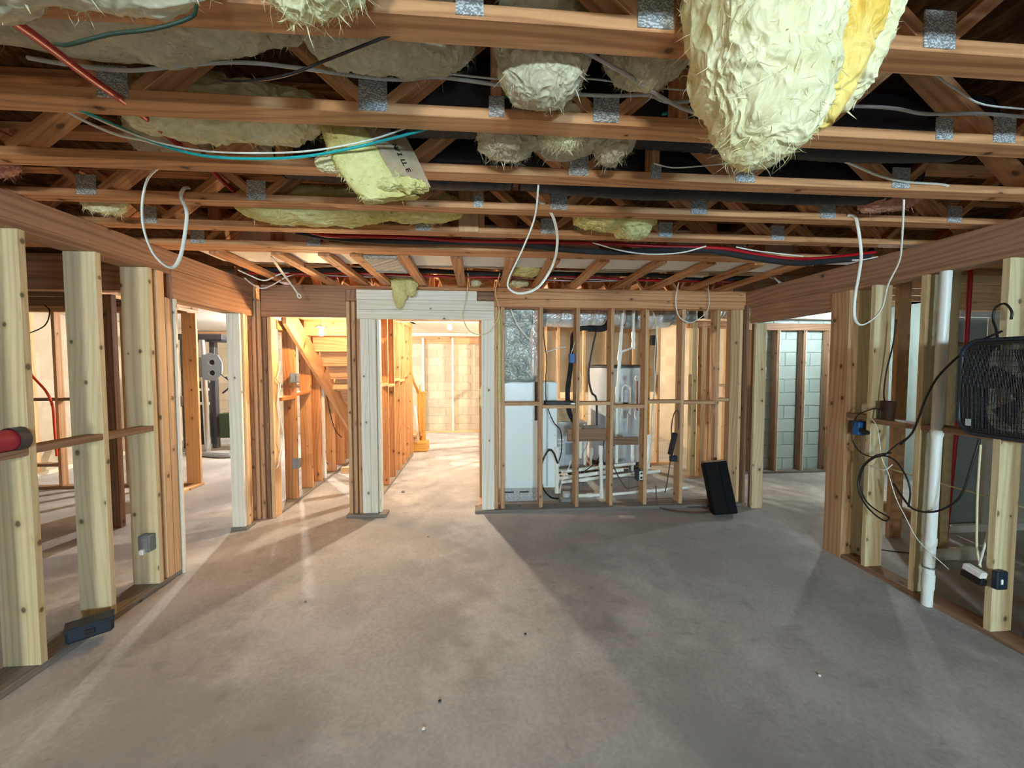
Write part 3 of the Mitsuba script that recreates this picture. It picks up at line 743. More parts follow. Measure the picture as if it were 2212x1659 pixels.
# batt with paper facing hanging from the third bay
def slab_batt(path, width_dir, w0, w1, th, seed, nu=90, nv=36):
    C = spline(path, .01); n = len(C)
    wd = np.array(width_dir, float); wd /= np.linalg.norm(wd)
    tan = np.gradient(C, axis=0); tan /= np.linalg.norm(tan, axis=1, keepdims=True)
    nor = np.cross(wd, tan); nor /= np.linalg.norm(nor, axis=1, keepdims=True)
    V = []
    ang = np.linspace(0, 2 * PI, nv, endpoint=False)
    for i in range(n):
        t = i / (n - 1); w = (w0 + (w1 - w0) * t) / 2
        c, s = np.cos(ang), np.sin(ang)
        x = np.sign(c) * np.abs(c) ** .35 * w; y = np.sign(s) * np.abs(s) ** .55 * th / 2
        V.append(C[i] + x[:, None] * wd + y[:, None] * nor[i])
    V = np.array(V).reshape(-1, 3)
    i = np.arange(n - 1)[:, None] * nv; j = np.arange(nv)[None]
    a = (i + j).ravel(); b = (i + (j + 1) % nv).ravel()
    Fc = np.vstack([np.stack([a, b, b + nv], 1), np.stack([a, b + nv, a + nv], 1)])
    V = np.vstack([V, C[:1], C[-1:]]); k = n * nv; j = np.arange(nv)
    Fc = np.vstack([Fc, np.stack([(j + 1) % nv, j, j * 0 + k], 1), np.stack([j + k - nv, (j + 1) % nv + k - nv, j * 0 + k + 1], 1)])
    m = trimesh.Trimesh(V, Fc, process=False); m.fix_normals()
    m = m.subdivide()
    nn = m.vertex_normals; p = m.vertices
    d = .014 * (meshkit.fbm(p * np.array([60, 30, 14.]), 3, seed) - .5) + .010 * (meshkit.fbm(p * 28, 3, seed + 3) - .5)
    tt = np.clip((C[-1][2] + .05 - p[:, 2]) / .05, 0, 1)
    d = d + .03 * tt * (meshkit.fbm(p * 45, 3, seed + 7) - .5)
    return trimesh.Trimesh(p + nn * d[:, None], m.faces, process=False), C, nor, wd
k = thing('insulation_batt', 'hanging yellow insulation batt with brown paper facing, folded over the teal cable', 'insulation', INS)
path = [(-0.527,1.7,2.609), (-0.495,1.66,2.519), (-0.455,1.66,2.432), (-0.399,1.68,2.354), (-0.353,1.7,2.305)]
m, C, nor, wd = slab_batt(path, (1, .25, .22), .19, .22, .08, 41)
put(pk(k, 'fibre_body'), m, 'fibre_yellow', smooth=True)
kk = put(pk(k, 'loose_fibres'), hairs(m, 350, .025, 77), 'fibre_yellow'); labels[kk] = {'kind': 'stuff'}
m = fluff((-.30, 1.66, 2.345), (.10, .04, .022), 44, sub=5, amp=.5)
put(pk(k, 'torn_end'), m, 'fibre_yellow', smooth=True)
m = fluff((-.56, 1.70, 2.44), (.085, .04, .035), 42, sub=5, amp=.4, lean=(0, 0))
put(pk(k, 'torn_flap'), m, 'fibre_pale', smooth=True)
# paper facing: curved sheet along the right edge of the batt
pa = [(-0.472,1.66,2.595), (-0.426,1.63,2.532), (-0.385,1.63,2.464), (-0.346,1.64,2.395), (-0.306,1.67,2.331)]
pb = [(-0.368,1.74,2.647), (-0.316,1.74,2.603), (-0.27,1.74,2.527), (-0.231,1.74,2.447), (-0.2,1.75,2.382)]
A_, B_ = spline(pa, .012), spline(pb, .012)
nn_ = min(len(A_), len(B_)); A_ = A_[np.linspace(0, len(A_) - 1, nn_).astype(int)]; B_ = B_[np.linspace(0, len(B_) - 1, nn_).astype(int)]
V = np.concatenate([A_ + (B_ - A_) * t + np.array([0, 0, .012 * math.sin(t * PI)]) for t in np.linspace(0, 1, 7)])
Fc = []
for r in range(6):
    for i in range(nn_ - 1):
        a = r * nn_ + i; Fc += [[a, a + 1, a + nn_ + 1], [a, a + nn_ + 1, a + nn_]]
kk = put(pk(k, 'paper_facing'), (V, np.array(Fc)), 'kraft_paper', smooth=True); labels[kk] = {'label': 'brown kraft paper facing with printed lettering'}
def flat_text(txt, h, origin, right, up, depth=.0006, bold=True):
    m = meshkit.text_mesh(txt, h, depth, bold)
    r = np.array(right, float); r /= np.linalg.norm(r); u = np.array(up, float); u = u - r * np.dot(u, r); u /= np.linalg.norm(u)
    m.vertices = np.array(origin) + m.vertices[:, :1] * r + m.vertices[:, 1:2] * u + m.vertices[:, 2:] * np.cross(r, u)
    return m
i0, i1 = int(nn_ * .42), int(nn_ * .84)
mid = A_ + (B_ - A_) * .42 + np.array([0, -.002, .002])
tm = []
for c, t in zip('NVILLE', np.linspace(.44, .78, 6)):
    i = int(nn_ * t)
    d = mid[min(i + 1, nn_ - 1)] - mid[i]
    tm.append(flat_text(c, .021, mid[i] + np.array([0, -.004, .010]), d, (B_ - A_)[i]))
put(pk(k, 'printed_lettering'), cat(*tm), 'ink')

# ------------------------------------------------------------------ lamps
def bulb(name, label, c, L, r=.03, hang=0.1, holder='plastic_white', cat_='lamp', group=None):
    k = thing(name, label, cat_, group)
    c = np.array(c, float)
    prof = [(1e-4, -r), (r * .5, -r * .87), (r * .87, -r * .5), (r, 0), (r * .9, r * .5), (r * .62, r * 1.0), (r * .45, r * 1.35)]
    put(pk(k, 'bulb'), lathe(prof, c, sides=20), 'paint_white', smooth=True, emitter=emitter(L))
    put(pk(k, 'socket'), lathe([(r * .45, r * 1.35), (r * .62, r * 1.4), (r * .66, r * 2.2), (r * 1.3, r * 2.4), (r * 1.3, r * 2.7), (1e-4, r * 2.7)], c, sides=20), holder, smooth=40)
    if hang > 0: put(pk(k, 'cord'), cyl(c + [0, 0, r * 2.6], c + [0, 0, r * 2.6 + hang], .004, 8), 'cable_white')
    return k
bulb('hall_lamp', 'bare bulb under the cross board at the top of the passage', (-.42, 5.87, 2.178), L_HALL, r=.035, hang=0)
k = bulb('stair_lamp', 'glowing warm bare bulb with wire guard under the stair', (-1.735, 4.60, 1.985), L_STAIR, r=.03, hang=.42)
ring = [(-1.735 + .055 * math.cos(a), 4.60 + .055 * math.sin(a), 2.055 + .012 * math.sin(3 * a)) for a in np.linspace(0, 2 * PI, 17)]
put(pk(k, 'wire_guard'), tube(ring, .006, 6), 'cable_cream', smooth=True)
bulb('gym_lamp', 'bare bulb in the exercise room beyond the left opening', (-3.25, 7.4, 2.27), L_GYM, r=.035, hang=.066)
bulb('rear_room_lamp', 'bare bulb of the room behind the utility room', (1.6, 8.6, 2.3), L_REAR, r=.035, hang=.468)
bulb('right_room_lamp', 'bare cool bulb of the right room', (4.9, 4.84, 2.30), L_RIGHT, r=.05, hang=.045)
for i, (x, y, L) in enumerate(((-.7, -5.3, L_WORK_A), (1.6, -5.3, L_WORK_B))):
    k = thing('work_light', ('left' if i == 0 else 'right') + ' work light on a stand far behind the viewer', 'lamp', 'work lights behind the viewer')
    put(pk(k, 'housing'), bx((x - .38, y - .10, 1.55), (x + .38, y - .02, 2.05), .01), 'plastic_black')
    put(pk(k, 'lamp_face'), bx((x - .35, y - .02, 1.58), (x + .35, y - .012, 2.02), 0), 'paint_white', emitter=emitter(L))
    put(pk(k, 'pole'), cyl((x, y - .06, .3), (x, y - .06, 1.55), .018, 12), 'steel_dark')
    for a in range(3): put(pk(k, 'leg'), cyl((x, y - .06, .5), (x + .45 * math.cos(a * 2.09), y - .06 + .45 * math.sin(a * 2.09), .0), .014, 10), 'steel_dark')

# ------------------------------------------------------------------ ducts in the ceiling
def ribbed(pts, r, sides=20, pitch=.028, depth=.006, sag=None):
    C = spline(pts, pitch / 4); n = len(C)
    rr = [r + depth * math.sin(2 * PI * i / 4) for i in range(n)]
    return tube(C, r, sides, smooth_path=False, radii=rr)
for lab, pts in (('black flexible duct sagging beyond the third truss, right half of the ceiling', [(.22, 2.105, 2.675), (.5, 2.10, 2.655), (.9, 2.10, 2.645), (1.25, 2.10, 2.655), (1.6, 2.105, 2.65), (2.0, 2.105, 2.655), (2.35, 2.105, 2.67)]),
                 ('black flexible duct beyond the third truss, left of the white middle loop', [(-.95, 2.10, 2.69), (-.6, 2.105, 2.675), (-.2, 2.10, 2.66), (.17, 2.105, 2.672)]),
                 ('black flexible duct beyond the second truss behind the ragged batt remnants', [(-.35, 1.70, 2.70), (.1, 1.70, 2.71), (.6, 1.70, 2.70), (1.2, 1.70, 2.69), (1.7, 1.70, 2.68), (2.2, 1.70, 2.70)])):
    k = thing('flexible_duct', lab, 'duct', 'black flexible ducts')
    put(pk(k, 'duct_body'), ribbed(pts, .13, 24, pitch=.05, depth=.0015), 'duct_black', smooth=True)
k = thing('long_duct', 'pale grey foil faced duct crossing above the short trusses', 'duct')
put(pk(k, 'duct_body'), bx((-2.2, 3.31, 2.528), (2.9, 3.70, 2.78), .02), 'paint_white')
k = thing('duct_boot', 'galvanised duct boot above the torn greenish insulation', 'duct')
put(pk(k, 'boot_body'), bx((-.915, 3.30, 2.478), (-.645, 3.72, 2.527), .006), 'galvanised')
put(pk(k, 'boot_flange'), bx((-.92, 3.72, 2.47), (-.64, 3.76, 2.56), .004), 'steel_grey')
k = thing('hall_duct', 'grey flexible duct crossing the top of the passage', 'duct')
put(pk(k, 'duct_body'), ribbed([(-1.15, 5.0, 2.33), (-.8, 5.0, 2.28), (-.55, 5.05, 2.34), (-.15, 5.1, 2.36)], .085, 16), 'duct_wrap', smooth=True)

# ------------------------------------------------------------------ cables and pipes of the ceiling
NM = .0085
cable('cable_loop', 'white flat cable loop hanging at the left from the third and fourth trusses', [(-1.427,1.98,2.547), (-1.413,1.945,2.512), (-1.463,1.945,2.462), (-1.503,1.96,2.356), (-1.529,2,2.246), (-1.532,2.06,2.151), (-1.505,2.12,2.109), (-1.494,2.17,2.181), (-1.497,2.22,2.342), (-1.502,2.235,2.429), (-1.533,2.245,2.503), (-1.521,2.25,2.545), (-1.529,2.3,2.573)], NM, 'cable_white', flat=.6, group='white cable loops')
cable('cable_loop', 'big white cable loop hanging in the middle before the far wall', [(0.295,1.97,2.539), (0.29,1.97,2.502), (0.29,2.1,2.398), (0.236,2.2,2.26), (0.167,2.3,2.117), (0.183,2.33,2.066), (0.254,2.36,2.054), (0.361,2.4,2.106), (0.444,2.4,2.239), (0.465,2.38,2.37), (0.434,2.32,2.469), (0.381,2.28,2.53), (0.34,2.256,2.54), (0.323,2.28,2.567)], NM, 'cable_white', flat=.6, group='white cable loops')
cable('cable_loop', 'long white cable loop hanging at the right in front of the corner post', [(2.237,1.98,2.509), (2.238,1.98,2.473), (2.372,2.1,2.332), (2.473,2.2,2.244), (2.518,2.3,2.13), (2.592,2.4,2.003), (2.573,2.45,1.928), (2.496,2.45,1.897), (2.424,2.42,1.944), (2.402,2.4,2.074), (2.371,2.35,2.195), (2.331,2.3,2.309), (2.272,2.27,2.464), (2.234,2.255,2.518), (2.191,2.26,2.524)], NM, 'cable_white', flat=.6, group='white cable loops')
cable('cable_loop', 'white cable loop in front of the right end of the far wall plates', [(2.36,4,2.584), (2.54,4.3,2.544), (2.567,4.32,2.328), (2.538,4.33,2.226), (2.431,4.33,2.138), (2.34,4.33,2.111), (2.231,4.33,2.172), (2.186,4.33,2.299), (2.178,4.3,2.447), (2.135,4.1,2.55), (2.311,4,2.546)], .007, 'cable_white', flat=.6, group='white cable loops')
cable('cable_loop', 'thin cream cable loop before the passage header', [(-0.105,4,2.538), (-0.112,4.25,2.49), (-0.135,4.31,2.317), (-0.17,4.32,2.171), (-0.122,4.32,2.025), (-0.023,4.32,1.966), (0.1,4.32,1.987), (0.2,4.32,2.126), (0.215,4.32,2.249), (0.175,4.3,2.417), (0.209,4,2.544)], .0055, 'cable_cream', group='white cable loops')
cable('cable_loop', 'folded white cable hanging like a hairpin at the left of the far header', [(-1.719,3.45,2.606), (-1.699,3.5,2.523), (-1.756,3.75,2.491), (-1.792,4,2.429), (-1.774,4.1,2.351), (-1.744,4.12,2.32), (-1.745,4.12,2.293), (-1.771,4.12,2.306), (-1.77,4.1,2.351), (-1.804,4,2.437), (-1.791,3.8,2.502), (-1.712,3.52,2.528), (-1.723,3.48,2.607)], .0075, 'cable_white', group='white cable loops')
cable('cable_loop', 'slack white cable at the top of the left far corner', [(-2.196,3.9,2.506), (-2.146,4,2.479), (-2.039,4.05,2.444), (-1.917,4.1,2.518), (-1.747,4.15,2.564)], .007, 'cable_white', group='white cable loops')
cable('cable_loop', 'lower slack white cable at the top of the left far corner', [(-2.251,4.1,2.477), (-2.234,4.2,2.435), (-2.169,4.25,2.405), (-2.061,4.25,2.444), (-1.903,4.2,2.514), (-1.769,4.2,2.553)], .006, 'cable_white', group='white cable loops')
cable('cable_loop', 'slack white cable curve at the right of the far header', [(3.003,3.9,2.536), (3.096,3.9,2.449), (3.167,3.85,2.417), (3.262,3.8,2.45), (3.294,3.7,2.507), (3.273,3.6,2.563)], .007, 'cable_white', group='white cable loops')
cable('cable_loop', 'second slack white cable beside the right header', [(2.992,4,2.567), (3.122,4,2.522), (3.212,3.95,2.456), (3.28,3.85,2.456), (3.364,3.75,2.51)], .006, 'cable_white', group='white cable loops')
# long runs near the viewer
cable('grey_cable', 'long grey cable sagging along the second truss', [(-1.347,1.36,2.553), (-1.232,1.36,2.54), (-1.063,1.36,2.533), (-0.909,1.37,2.565), (-0.749,1.38,2.59), (-0.58,1.38,2.584), (-0.384,1.4,2.581), (-0.249,1.4,2.579), (-0.143,1.4,2.594), (0.043,1.4,2.582), (0.264,1.4,2.565), (0.46,1.4,2.565), (0.592,1.4,2.574), (0.659,1.4,2.555), (0.772,1.42,2.577), (0.882,1.43,2.601), (1.155,1.46,2.611), (1.509,1.42,2.592), (1.68,1.42,2.577), (1.911,1.42,2.589), (2.13,1.42,2.586)], .006, 'cable_grey')
cable('grey_cable', 'grey cable slanting down from the nearest truss to the big insulation roll', [(0.252,1.16,2.544), (0.337,1.2,2.543), (0.468,1.25,2.526), (0.642,1.33,2.507), (0.79,1.42,2.533), (0.923,1.45,2.544)], .006, 'cable_grey')
cable('thin_cable', 'thin dusty cable behind the long grey cable', [(-0.476,1.33,2.568), (-0.265,1.33,2.571), (-0.107,1.33,2.559), (0.1,1.33,2.551), (0.361,1.34,2.575), (0.566,1.34,2.56), (0.826,1.34,2.556)], .003, 'cable_grey')
cable('white_cable', 'white cable running over the third truss at the right', [(1.545,1.72,2.578), (1.72,1.76,2.56), (1.935,1.83,2.548), (2.106,1.85,2.534), (2.288,1.855,2.532), (2.336,1.857,2.526)], .006, 'cable_white')
cable('thin_cable', 'thin white cable just above the third truss, right of the middle', [(0.792,1.8,2.546), (0.875,1.8,2.531), (0.984,1.8,2.539), (1.206,1.8,2.569)], .003, 'cable_white')
cable('thin_cable', 'thin cable sagging at the upper right edge', [(1.429,1.2,2.561), (1.538,1.22,2.53), (1.681,1.25,2.506), (1.891,1.28,2.518)], .003, 'cable_grey')
cable('teal_cable', 'teal cable sagging under the second truss at the left', [(-1.369,1.52,2.507), (-1.302,1.56,2.488), (-1.197,1.62,2.456), (-1.05,1.64,2.424), (-0.862,1.63,2.413), (-0.664,1.6,2.413), (-0.49,1.585,2.441), (-0.317,1.575,2.484), (-0.182,1.565,2.522), (-0.155,1.59,2.562)], .0052, 'cable_teal')
cable('thin_cable', 'thin white cable hanging just above the teal cable', [(-1.386,1.53,2.516), (-1.288,1.56,2.476), (-1.174,1.61,2.45), (-1.027,1.63,2.435), (-0.823,1.62,2.43), (-0.613,1.6,2.439), (-0.404,1.582,2.477), (-0.251,1.57,2.527)], .0035, 'cable_white')
cable('white_cable', 'white cable dipping under the second truss at the left edge', [(-1.448,1.55,2.528), (-1.413,1.6,2.51), (-1.372,1.68,2.508), (-1.327,1.75,2.526), (-1.295,1.8,2.533)], .0055, 'cable_white')
cable('teal_cable', 'short teal cable left of the big insulation roll', [(0.717,1.56,2.614), (0.795,1.53,2.616), (0.901,1.52,2.629), (0.975,1.52,2.638)], .006, 'cable_teal')
cable('teal_cable', 'dusty teal cable behind the second truss near the narrow plate', [(0.047,1.56,2.622), (0.119,1.58,2.662), (0.172,1.58,2.644), (0.232,1.56,2.609)], .005, 'cable_teal')
cable('black_wire', 'thick black wire slanting across the dusty batts, left of centre', [(-0.216,1.12,2.507), (-0.299,1.14,2.488), (-0.419,1.17,2.46), (-0.53,1.2,2.438), (-0.671,1.28,2.469), (-0.778,1.33,2.496)], .004, 'cable_black')
cable('green_wire', 'dark green wire across the dusty batt at the upper left', [(-0.527,0.83,2.306), (-0.528,0.815,2.272), (-0.587,0.805,2.239), (-0.658,0.805,2.226), (-0.732,0.81,2.207), (-0.793,0.85,2.235)], .0035, 'cable_green')
k = thing('white_tie', 'short white tie strap from the nearest truss to the second truss', 'strap')
put(k, tube([(0.264,1.2,2.565), (0.288,1.4,2.597), (0.295,1.452,2.55)], .0035, 6, .4), 'cable_white', smooth=True)
k = thing('white_tie', 'short white tie strap from the second truss down to the third', 'strap')
put(k, tube([(0.306,1.56,2.518), (0.303,1.7,2.53), (0.292,1.856,2.543)], .0035, 6, .4), 'cable_white', smooth=True)
def rigid(name, label, pts, r, mat, c='pipe', **kw): return cable(name, label, pts, r, mat, c, sides=12, **kw)
rigid('red_pipe', 'red water tube crossing the trusses at the upper left', [(-0.99,0.92,2.361), (-1.047,1.08,2.41), (-1.113,1.28,2.457), (-1.194,1.54,2.524), (-1.258,1.8,2.562), (-1.293,2.05,2.587), (-1.373,2.4,2.615), (-1.407,2.75,2.636)], .011, 'pex_red')
rigid('red_pipe', 'red water tube running beside the long black foam pipe', [(-1.3, 2.90, 2.60), (-1.062,2.9,2.529), (-0.756,2.92,2.534), (-0.44,2.94,2.538), (-0.113,2.95,2.53), (0.895,2.9,2.52), (1.34,2.88,2.502), (1.778,2.84,2.487), (2.066,2.84,2.447), (2.358,2.84,2.423), (2.654,2.84,2.443), (3.012,2.86,2.494)], .013, 'pex_red')
k = rigid('foam_pipe', 'long black foam covered pipe sagging along the doubled truss', [(-1.271,2.96,2.568), (-1.088,2.97,2.541), (-0.833,2.97,2.525), (-0.445,2.97,2.521), (-0.047,2.97,2.528), (0.29,2.96,2.517), (0.66,2.92,2.474), (0.999,2.9,2.459), (1.34,2.88,2.475), (1.684,2.86,2.477), (1.994,2.84,2.428), (2.359,2.84,2.395), (2.655,2.84,2.419), (2.937,2.86,2.458), (3.02, 2.9, 2.52)], .021, 'pipe_foam')
cable('white_cable', 'white cable drooping under the black foam pipe at the right', [(0.82,2.88,2.519), (1.013,2.84,2.456), (1.21,2.82,2.429), (1.451,2.82,2.444), (1.642,2.82,2.495)], .0055, 'cable_white')
cable('white_cable', 'white cable lying on the red tube at the right', [(1.864,2.81,2.491), (2.043,2.81,2.465), (2.387,2.81,2.436)], .005, 'cable_white')
cable('white_cable', 'short white cable end beside the right beam', [(2.794,2.83,2.422), (2.888,2.83,2.428), (3.022,2.85,2.457)], .005, 'cable_white')
# bundle through the short trusses
for i, (y0, z, r, m, lab) in enumerate(((3.90, 2.585, .007, 'cable_white', 'upper white cable'), (3.95, 2.575, .007, 'cable_white', 'second white cable'), (3.99, 2.585, .006, 'cable_cream', 'cream cable'), (4.08, 2.565, .024, 'pipe_foam', 'black foam pipe'), (4.12, 2.535, .011, 'pex_red', 'red tube'), (4.17, 2.545, .007, 'cable_white', 'lower white cable'), (4.22, 2.54, .006, 'cable_grey', 'grey cable'), (4.26, 2.55, .012, 'pex_red', 'rear red tube'))):
    pts = [(x, y0 + .012 * math.sin(1.7 * x + i), z + .012 * math.sin(2.9 * x + 1.3 * i)) for x in np.linspace(-2.25, 2.95, 16)]
    cable('bundled_cable' if r < .01 else 'bundled_pipe', f'{lab} of the bundle running through the short trusses above the far wall', pts, r, m, 'cable' if r < .01 else 'pipe')
k = thing('scrap_board', 'pale board scrap between the short trusses at the right', 'board')
board(k, (1.99, 3.95, 2.545), (2.34, 3.99, 2.63), 'wood_yellow')

# ------------------------------------------------------------------ stair
k = thing('staircase', 'wooden stair seen from below, its lower end beside the passage', 'staircase')
def zu(y): return 2.12 - .72 * (y - 4.5)
def stringer(x0, x1, mat):
    ys, ye = 4.55, 7.86
    pts = [(ys, zu(ys)), (7.44, 0), (ye, 0), (ye, .04), (ys, zu(ys) + .30)]
    V = np.array([(x, y, z) for x in (x0, x1) for y, z in pts]); n = len(pts)
    from shapely.geometry import Polygon
    m = trimesh.creation.extrude_polygon(Polygon(pts), x1 - x0, engine='earcut')
    m.vertices = np.stack([m.vertices[:, 2] + x0, m.vertices[:, 0], m.vertices[:, 1]], 1); m.fix_normals()
    uv = np.stack([m.vertices[:, 1] * .81 - m.vertices[:, 2] * .58 + 5, 40.4 + m.vertices[:, 1] * .58 + m.vertices[:, 2] * .81 + m.vertices[:, 0]], 1)
    m.unmerge_vertices(); v = m.vertices
    uv = np.stack([v[:, 1] * .81 - v[:, 2] * .58 + 5, 40.4 + .2 * (v[:, 1] * .58 + v[:, 2] * .81 + v[:, 0])], 1)
    put(pk(k, 'stringer'), m, mat, uv=uv)
stringer(-2.12, -2.08, 'wood_stud'); stringer(-1.40, -1.36, 'wood_stud')
run, rise = .2556, .184
nt = 12
for i in range(nt):
    yb = 7.86 - i * run; zt = (i + 1) * rise
    if zt > 2.4: break
    xr = -1.16 if yb > 7.5 else -1.38
    if i: board(pk(k, 'tread'), (-2.10, yb - run - .012, zt - .03), (xr + (.0 if yb > 7.5 else 0), yb + .03, zt), 'wood_stud', axis=0)
    else: board(pk(k, 'bottom_step'), (-2.10, yb - run, .0), (-.98, yb + .06, zt), 'wood_oak', axis=0, bev=.02)
    board(pk(k, 'riser'), (-2.10, yb - .004 - (0 if i else .01), zt - rise), (xr, yb - .02, zt - .03), 'paint_white' if yb > 9 else 'wood_stud', axis=0)
board(pk(k, 'cross_brace'), (-2.14, 5.9, 1.29), (-1.4, 5.94, 1.36), 'wood_light')
beam(pk(k, 'skirt_board'), (-1.17, 7.98, .03), (-1.17, 7.39, .86), .022, .12, 'paint_white', hint=(0, 1, 1))
for i, (y, z1) in enumerate(((7.9, .98), (7.78, 1.04), (7.66, 1.1))):
    put(pk(k, 'baluster'), lathe([(.001, 0), (.02, 0), (.02, .16), (.013, .2), (.022, .34), (.014, .62), (.012, z1 - .22), (.001, z1 - .22)], (-1.12, y, .18 + i * .1), sides=12), 'wood_oak', smooth=40)
nw = k
put(pk(k, 'newel_post'), cat(lathe([(.001, 0), (.045, 0), (.045, .1), (.035, .14), (.047, .3), (.04, .62), (.036, .75), (.045, .8), (.045, .93), (.001, .93)], (-1.08, 7.84, .18), sides=20)), 'wood_oak', smooth=40)
put(pk(k, 'newel_post'), cat(lathe([(.001, 0), (.035, 0), (.035, .1), (.026, .14), (.036, .3), (.03, .62), (.028, .75), (.035, .8), (.035, .93), (.001, .93)], (-1.17, 7.88, .18), sides=20)), 'wood_oak', smooth=40)
put(pk(k, 'handrail'), cat(bx((-1.21, 7.78, 1.10), (-1.02, 7.92, 1.135), .012), tube([(-1.17, 7.82, 1.12), (-1.2, 7.5, 1.33), (-1.23, 7.3, 1.52)], .025, 10)), 'wood_oak', smooth=40)
k = thing('cable_run', 'white cable hanging down the studs left of the stair between two grey boxes', 'cable')
put(pk(k, 'wire'), tube([(-2.15,4.538,1.68), (-2.15,4.522,1.58), (-2.15,4.457,1.482), (-2.15,4.534,1.429), (-2.15,4.486,1.282), (-2.15,4.516,1.078), (-2.15,4.565,0.841), (-2.15,4.473,0.657), (-2.15,4.447,0.547)], .006, 6), 'cable_white', smooth=True)
put(pk(k, 'wire'), tube([(-2.155,4.505,1.431), (-2.155,4.474,1.233), (-2.155,4.491,0.981), (-2.155,4.463,0.835), (-2.155,4.525,0.67), (-2.155,4.417,0.535)], .005, 6), 'cable_white', smooth=True)
for (px, nm), z in zip((('u', 'upper'), ('l', 'lower')), (1.43, .42)):
    k = thing('junction_box', f'{nm} grey electrical box on the stud wall left of the stair', 'electrical box')
    put(pk(k, 'box'), bx((-2.20, 4.86, z), (-2.12, 4.928, z + .115), .006), 'box_grey')
    put(pk(k, 'flange'), bx((-2.125, 4.85, z + .01), (-2.118, 4.935, z + .105), .002), 'box_grey')
k = thing('paper_sack', 'white printed paper sheet leaning on the sill under the stair', 'paper')
A = np.array([(-2.328,6.25,0.328), (-2.213,6.3,0.122), (-2.288,6.2,0.063), (-2.329,6.1,0.173)])
cc = A.mean(0); g = 7
V = np.array([(A[0] * (1 - a) * (1 - b) + A[1] * a * (1 - b) + A[2] * a * b + A[3] * (1 - a) * b) + np.array([0, -.015 * math.sin(PI * a) * math.sin(3 * b), 0]) for a in np.linspace(0, 1, g) for b in np.linspace(0, 1, g)])
F1 = [[i * g + j, i * g + j + 1, (i + 1) * g + j + 1] for i in range(g - 1) for j in range(g - 1)] + [[i * g + j, (i + 1) * g + j + 1, (i + 1) * g + j] for i in range(g - 1) for j in range(g - 1)]
scene['paper_two'] = {'type': 'twosided', 'b': {'type': 'diffuse', 'reflectance': {'type': 'rgb', 'value': rgb('#e9e5dd')}}}
put(pk(k, 'sheet'), (V, np.array(F1)), 'paper_two', smooth=True)
put(pk(k, 'print_mark'), cat(*[tube([cc + np.array([-.03 + .01 * i, -.03, .02 * math.sin(i)]), cc + np.array([-.02 + .01 * i, -.03, .03 * math.cos(i)])], .0025, 4) for i in range(5)]), 'ink')
k = thing('floor_board', 'brown board lying across the floor under the stair', 'board')
board(k, (-2.1, 6.2, 0), (-1.42, 6.29, .085), 'wood_stud')
k = thing('floor_board', 'board slanting against the far sill under the stair', 'board')
beam(k, (-2.05, 6.32, .02), (-1.5, 6.9, .09), .08, .035, 'wood_brown')
cable('black_wire', 'black wire drooping on the stud wall under the stair', [(-2.14,5.807,1.24), (-2.14,5.964,0.894), (-2.14,6.139,0.663), (-2.14,6.393,0.513)], .006, 'cable_black')

# passage small things
k = thing('switch_box', 'blue electrical box with plastic bag on the left stud of the passage', 'electrical box')
put(pk(k, 'box'), bx((-1.20, 4.54, 1.13), (-1.12, 4.615, 1.245), .006), 'plastic_blue')
put(pk(k, 'sticker'), bx((-1.178, 4.537, 1.17), (-1.145, 4.5405, 1.2), .0005), 'sticker')
put(pk(k, 'plastic_bag'), fluff((-1.09, 4.62, 1.07), (.035, .03, .10), 50, sub=4, amp=.35, taper=.3), 'film', smooth=True)
cable('thin_cable', 'thin white wires hanging down the first passage stud', [(-1.205, 4.60, 2.2), (-1.2, 4.58, 1.9), (-1.195, 4.6, 1.6), (-1.19, 4.58, 1.4), (-1.19, 4.58, 1.25)], .004, 'cable_white')
k = thing('ragged_insulation', 'torn wall insulation between the studs on the right of the passage', 'insulation')
put(k, fluff((.045, 4.70, 1.25), (.035, .045, .15), 51, sub=5, amp=.4), 'fibre_pale', smooth=True)
k = thing('hall_pebble', 'small dark clod on the passage floor', 'debris')
put(k, fluff((-0.981,5.186,0.01), (.02, .02, .012), 52, sub=2, amp=.3), 'wood_foot', smooth=True)
plain('crate_black', '#101012', .75, .15)

# ------------------------------------------------------------------ utility room
k = thing('furnace', 'tall white air handler cabinet behind the left utility studs, insulated duct on top', 'furnace')
put(pk(k, 'cabinet'), bx((.10, 4.72, .16), (.93, 5.35, 1.435), .006), 'enamel')
put(pk(k, 'door_panel'), bx((.235, 4.705, .19), (.80, 4.722, 1.19), .004), 'enamel')
put(pk(k, 'top_panel'), bx((.235, 4.705, 1.205), (.80, 4.722, 1.425), .004), 'enamel')
put(pk(k, 'side_seam'), bx((.803, 4.70, .18), (.815, 4.722, 1.42), .002), 'enamel_grey')
put(pk(k, 'side_panel'), bx((.82, 4.707, .19), (.925, 4.722, 1.425), .004), 'enamel')
put(pk(k, 'base_plenum'), bx((.24, 4.73, 0), (.70, 5.3, .16), .004), 'galvanised')
for x in (.30, .48): put(pk(k, 'slot'), bx((x, 4.724, .105), (x + .11, 4.732, .122), .001), 'steel_dark')
put(pk(k, 'label_plate'), bx((.61, 4.701, .27), (.69, 4.706, .33), .0005), 'sticker')
for x, z in ((.29, .82), (.90, .80), (.62, .98)): put(pk(k, 'screw'), cyl((x, 4.698, z), (x, 4.708, z), .009, 10), 'chrome')
put(pk(k, 'tape_strip'), bx((.655, 4.69, .98), (.70, 4.704, 1.44), .003), 'rubber_tape')
k = thing('supply_duct', 'wrinkled grey wrapped duct rising from the white air handler', 'duct')
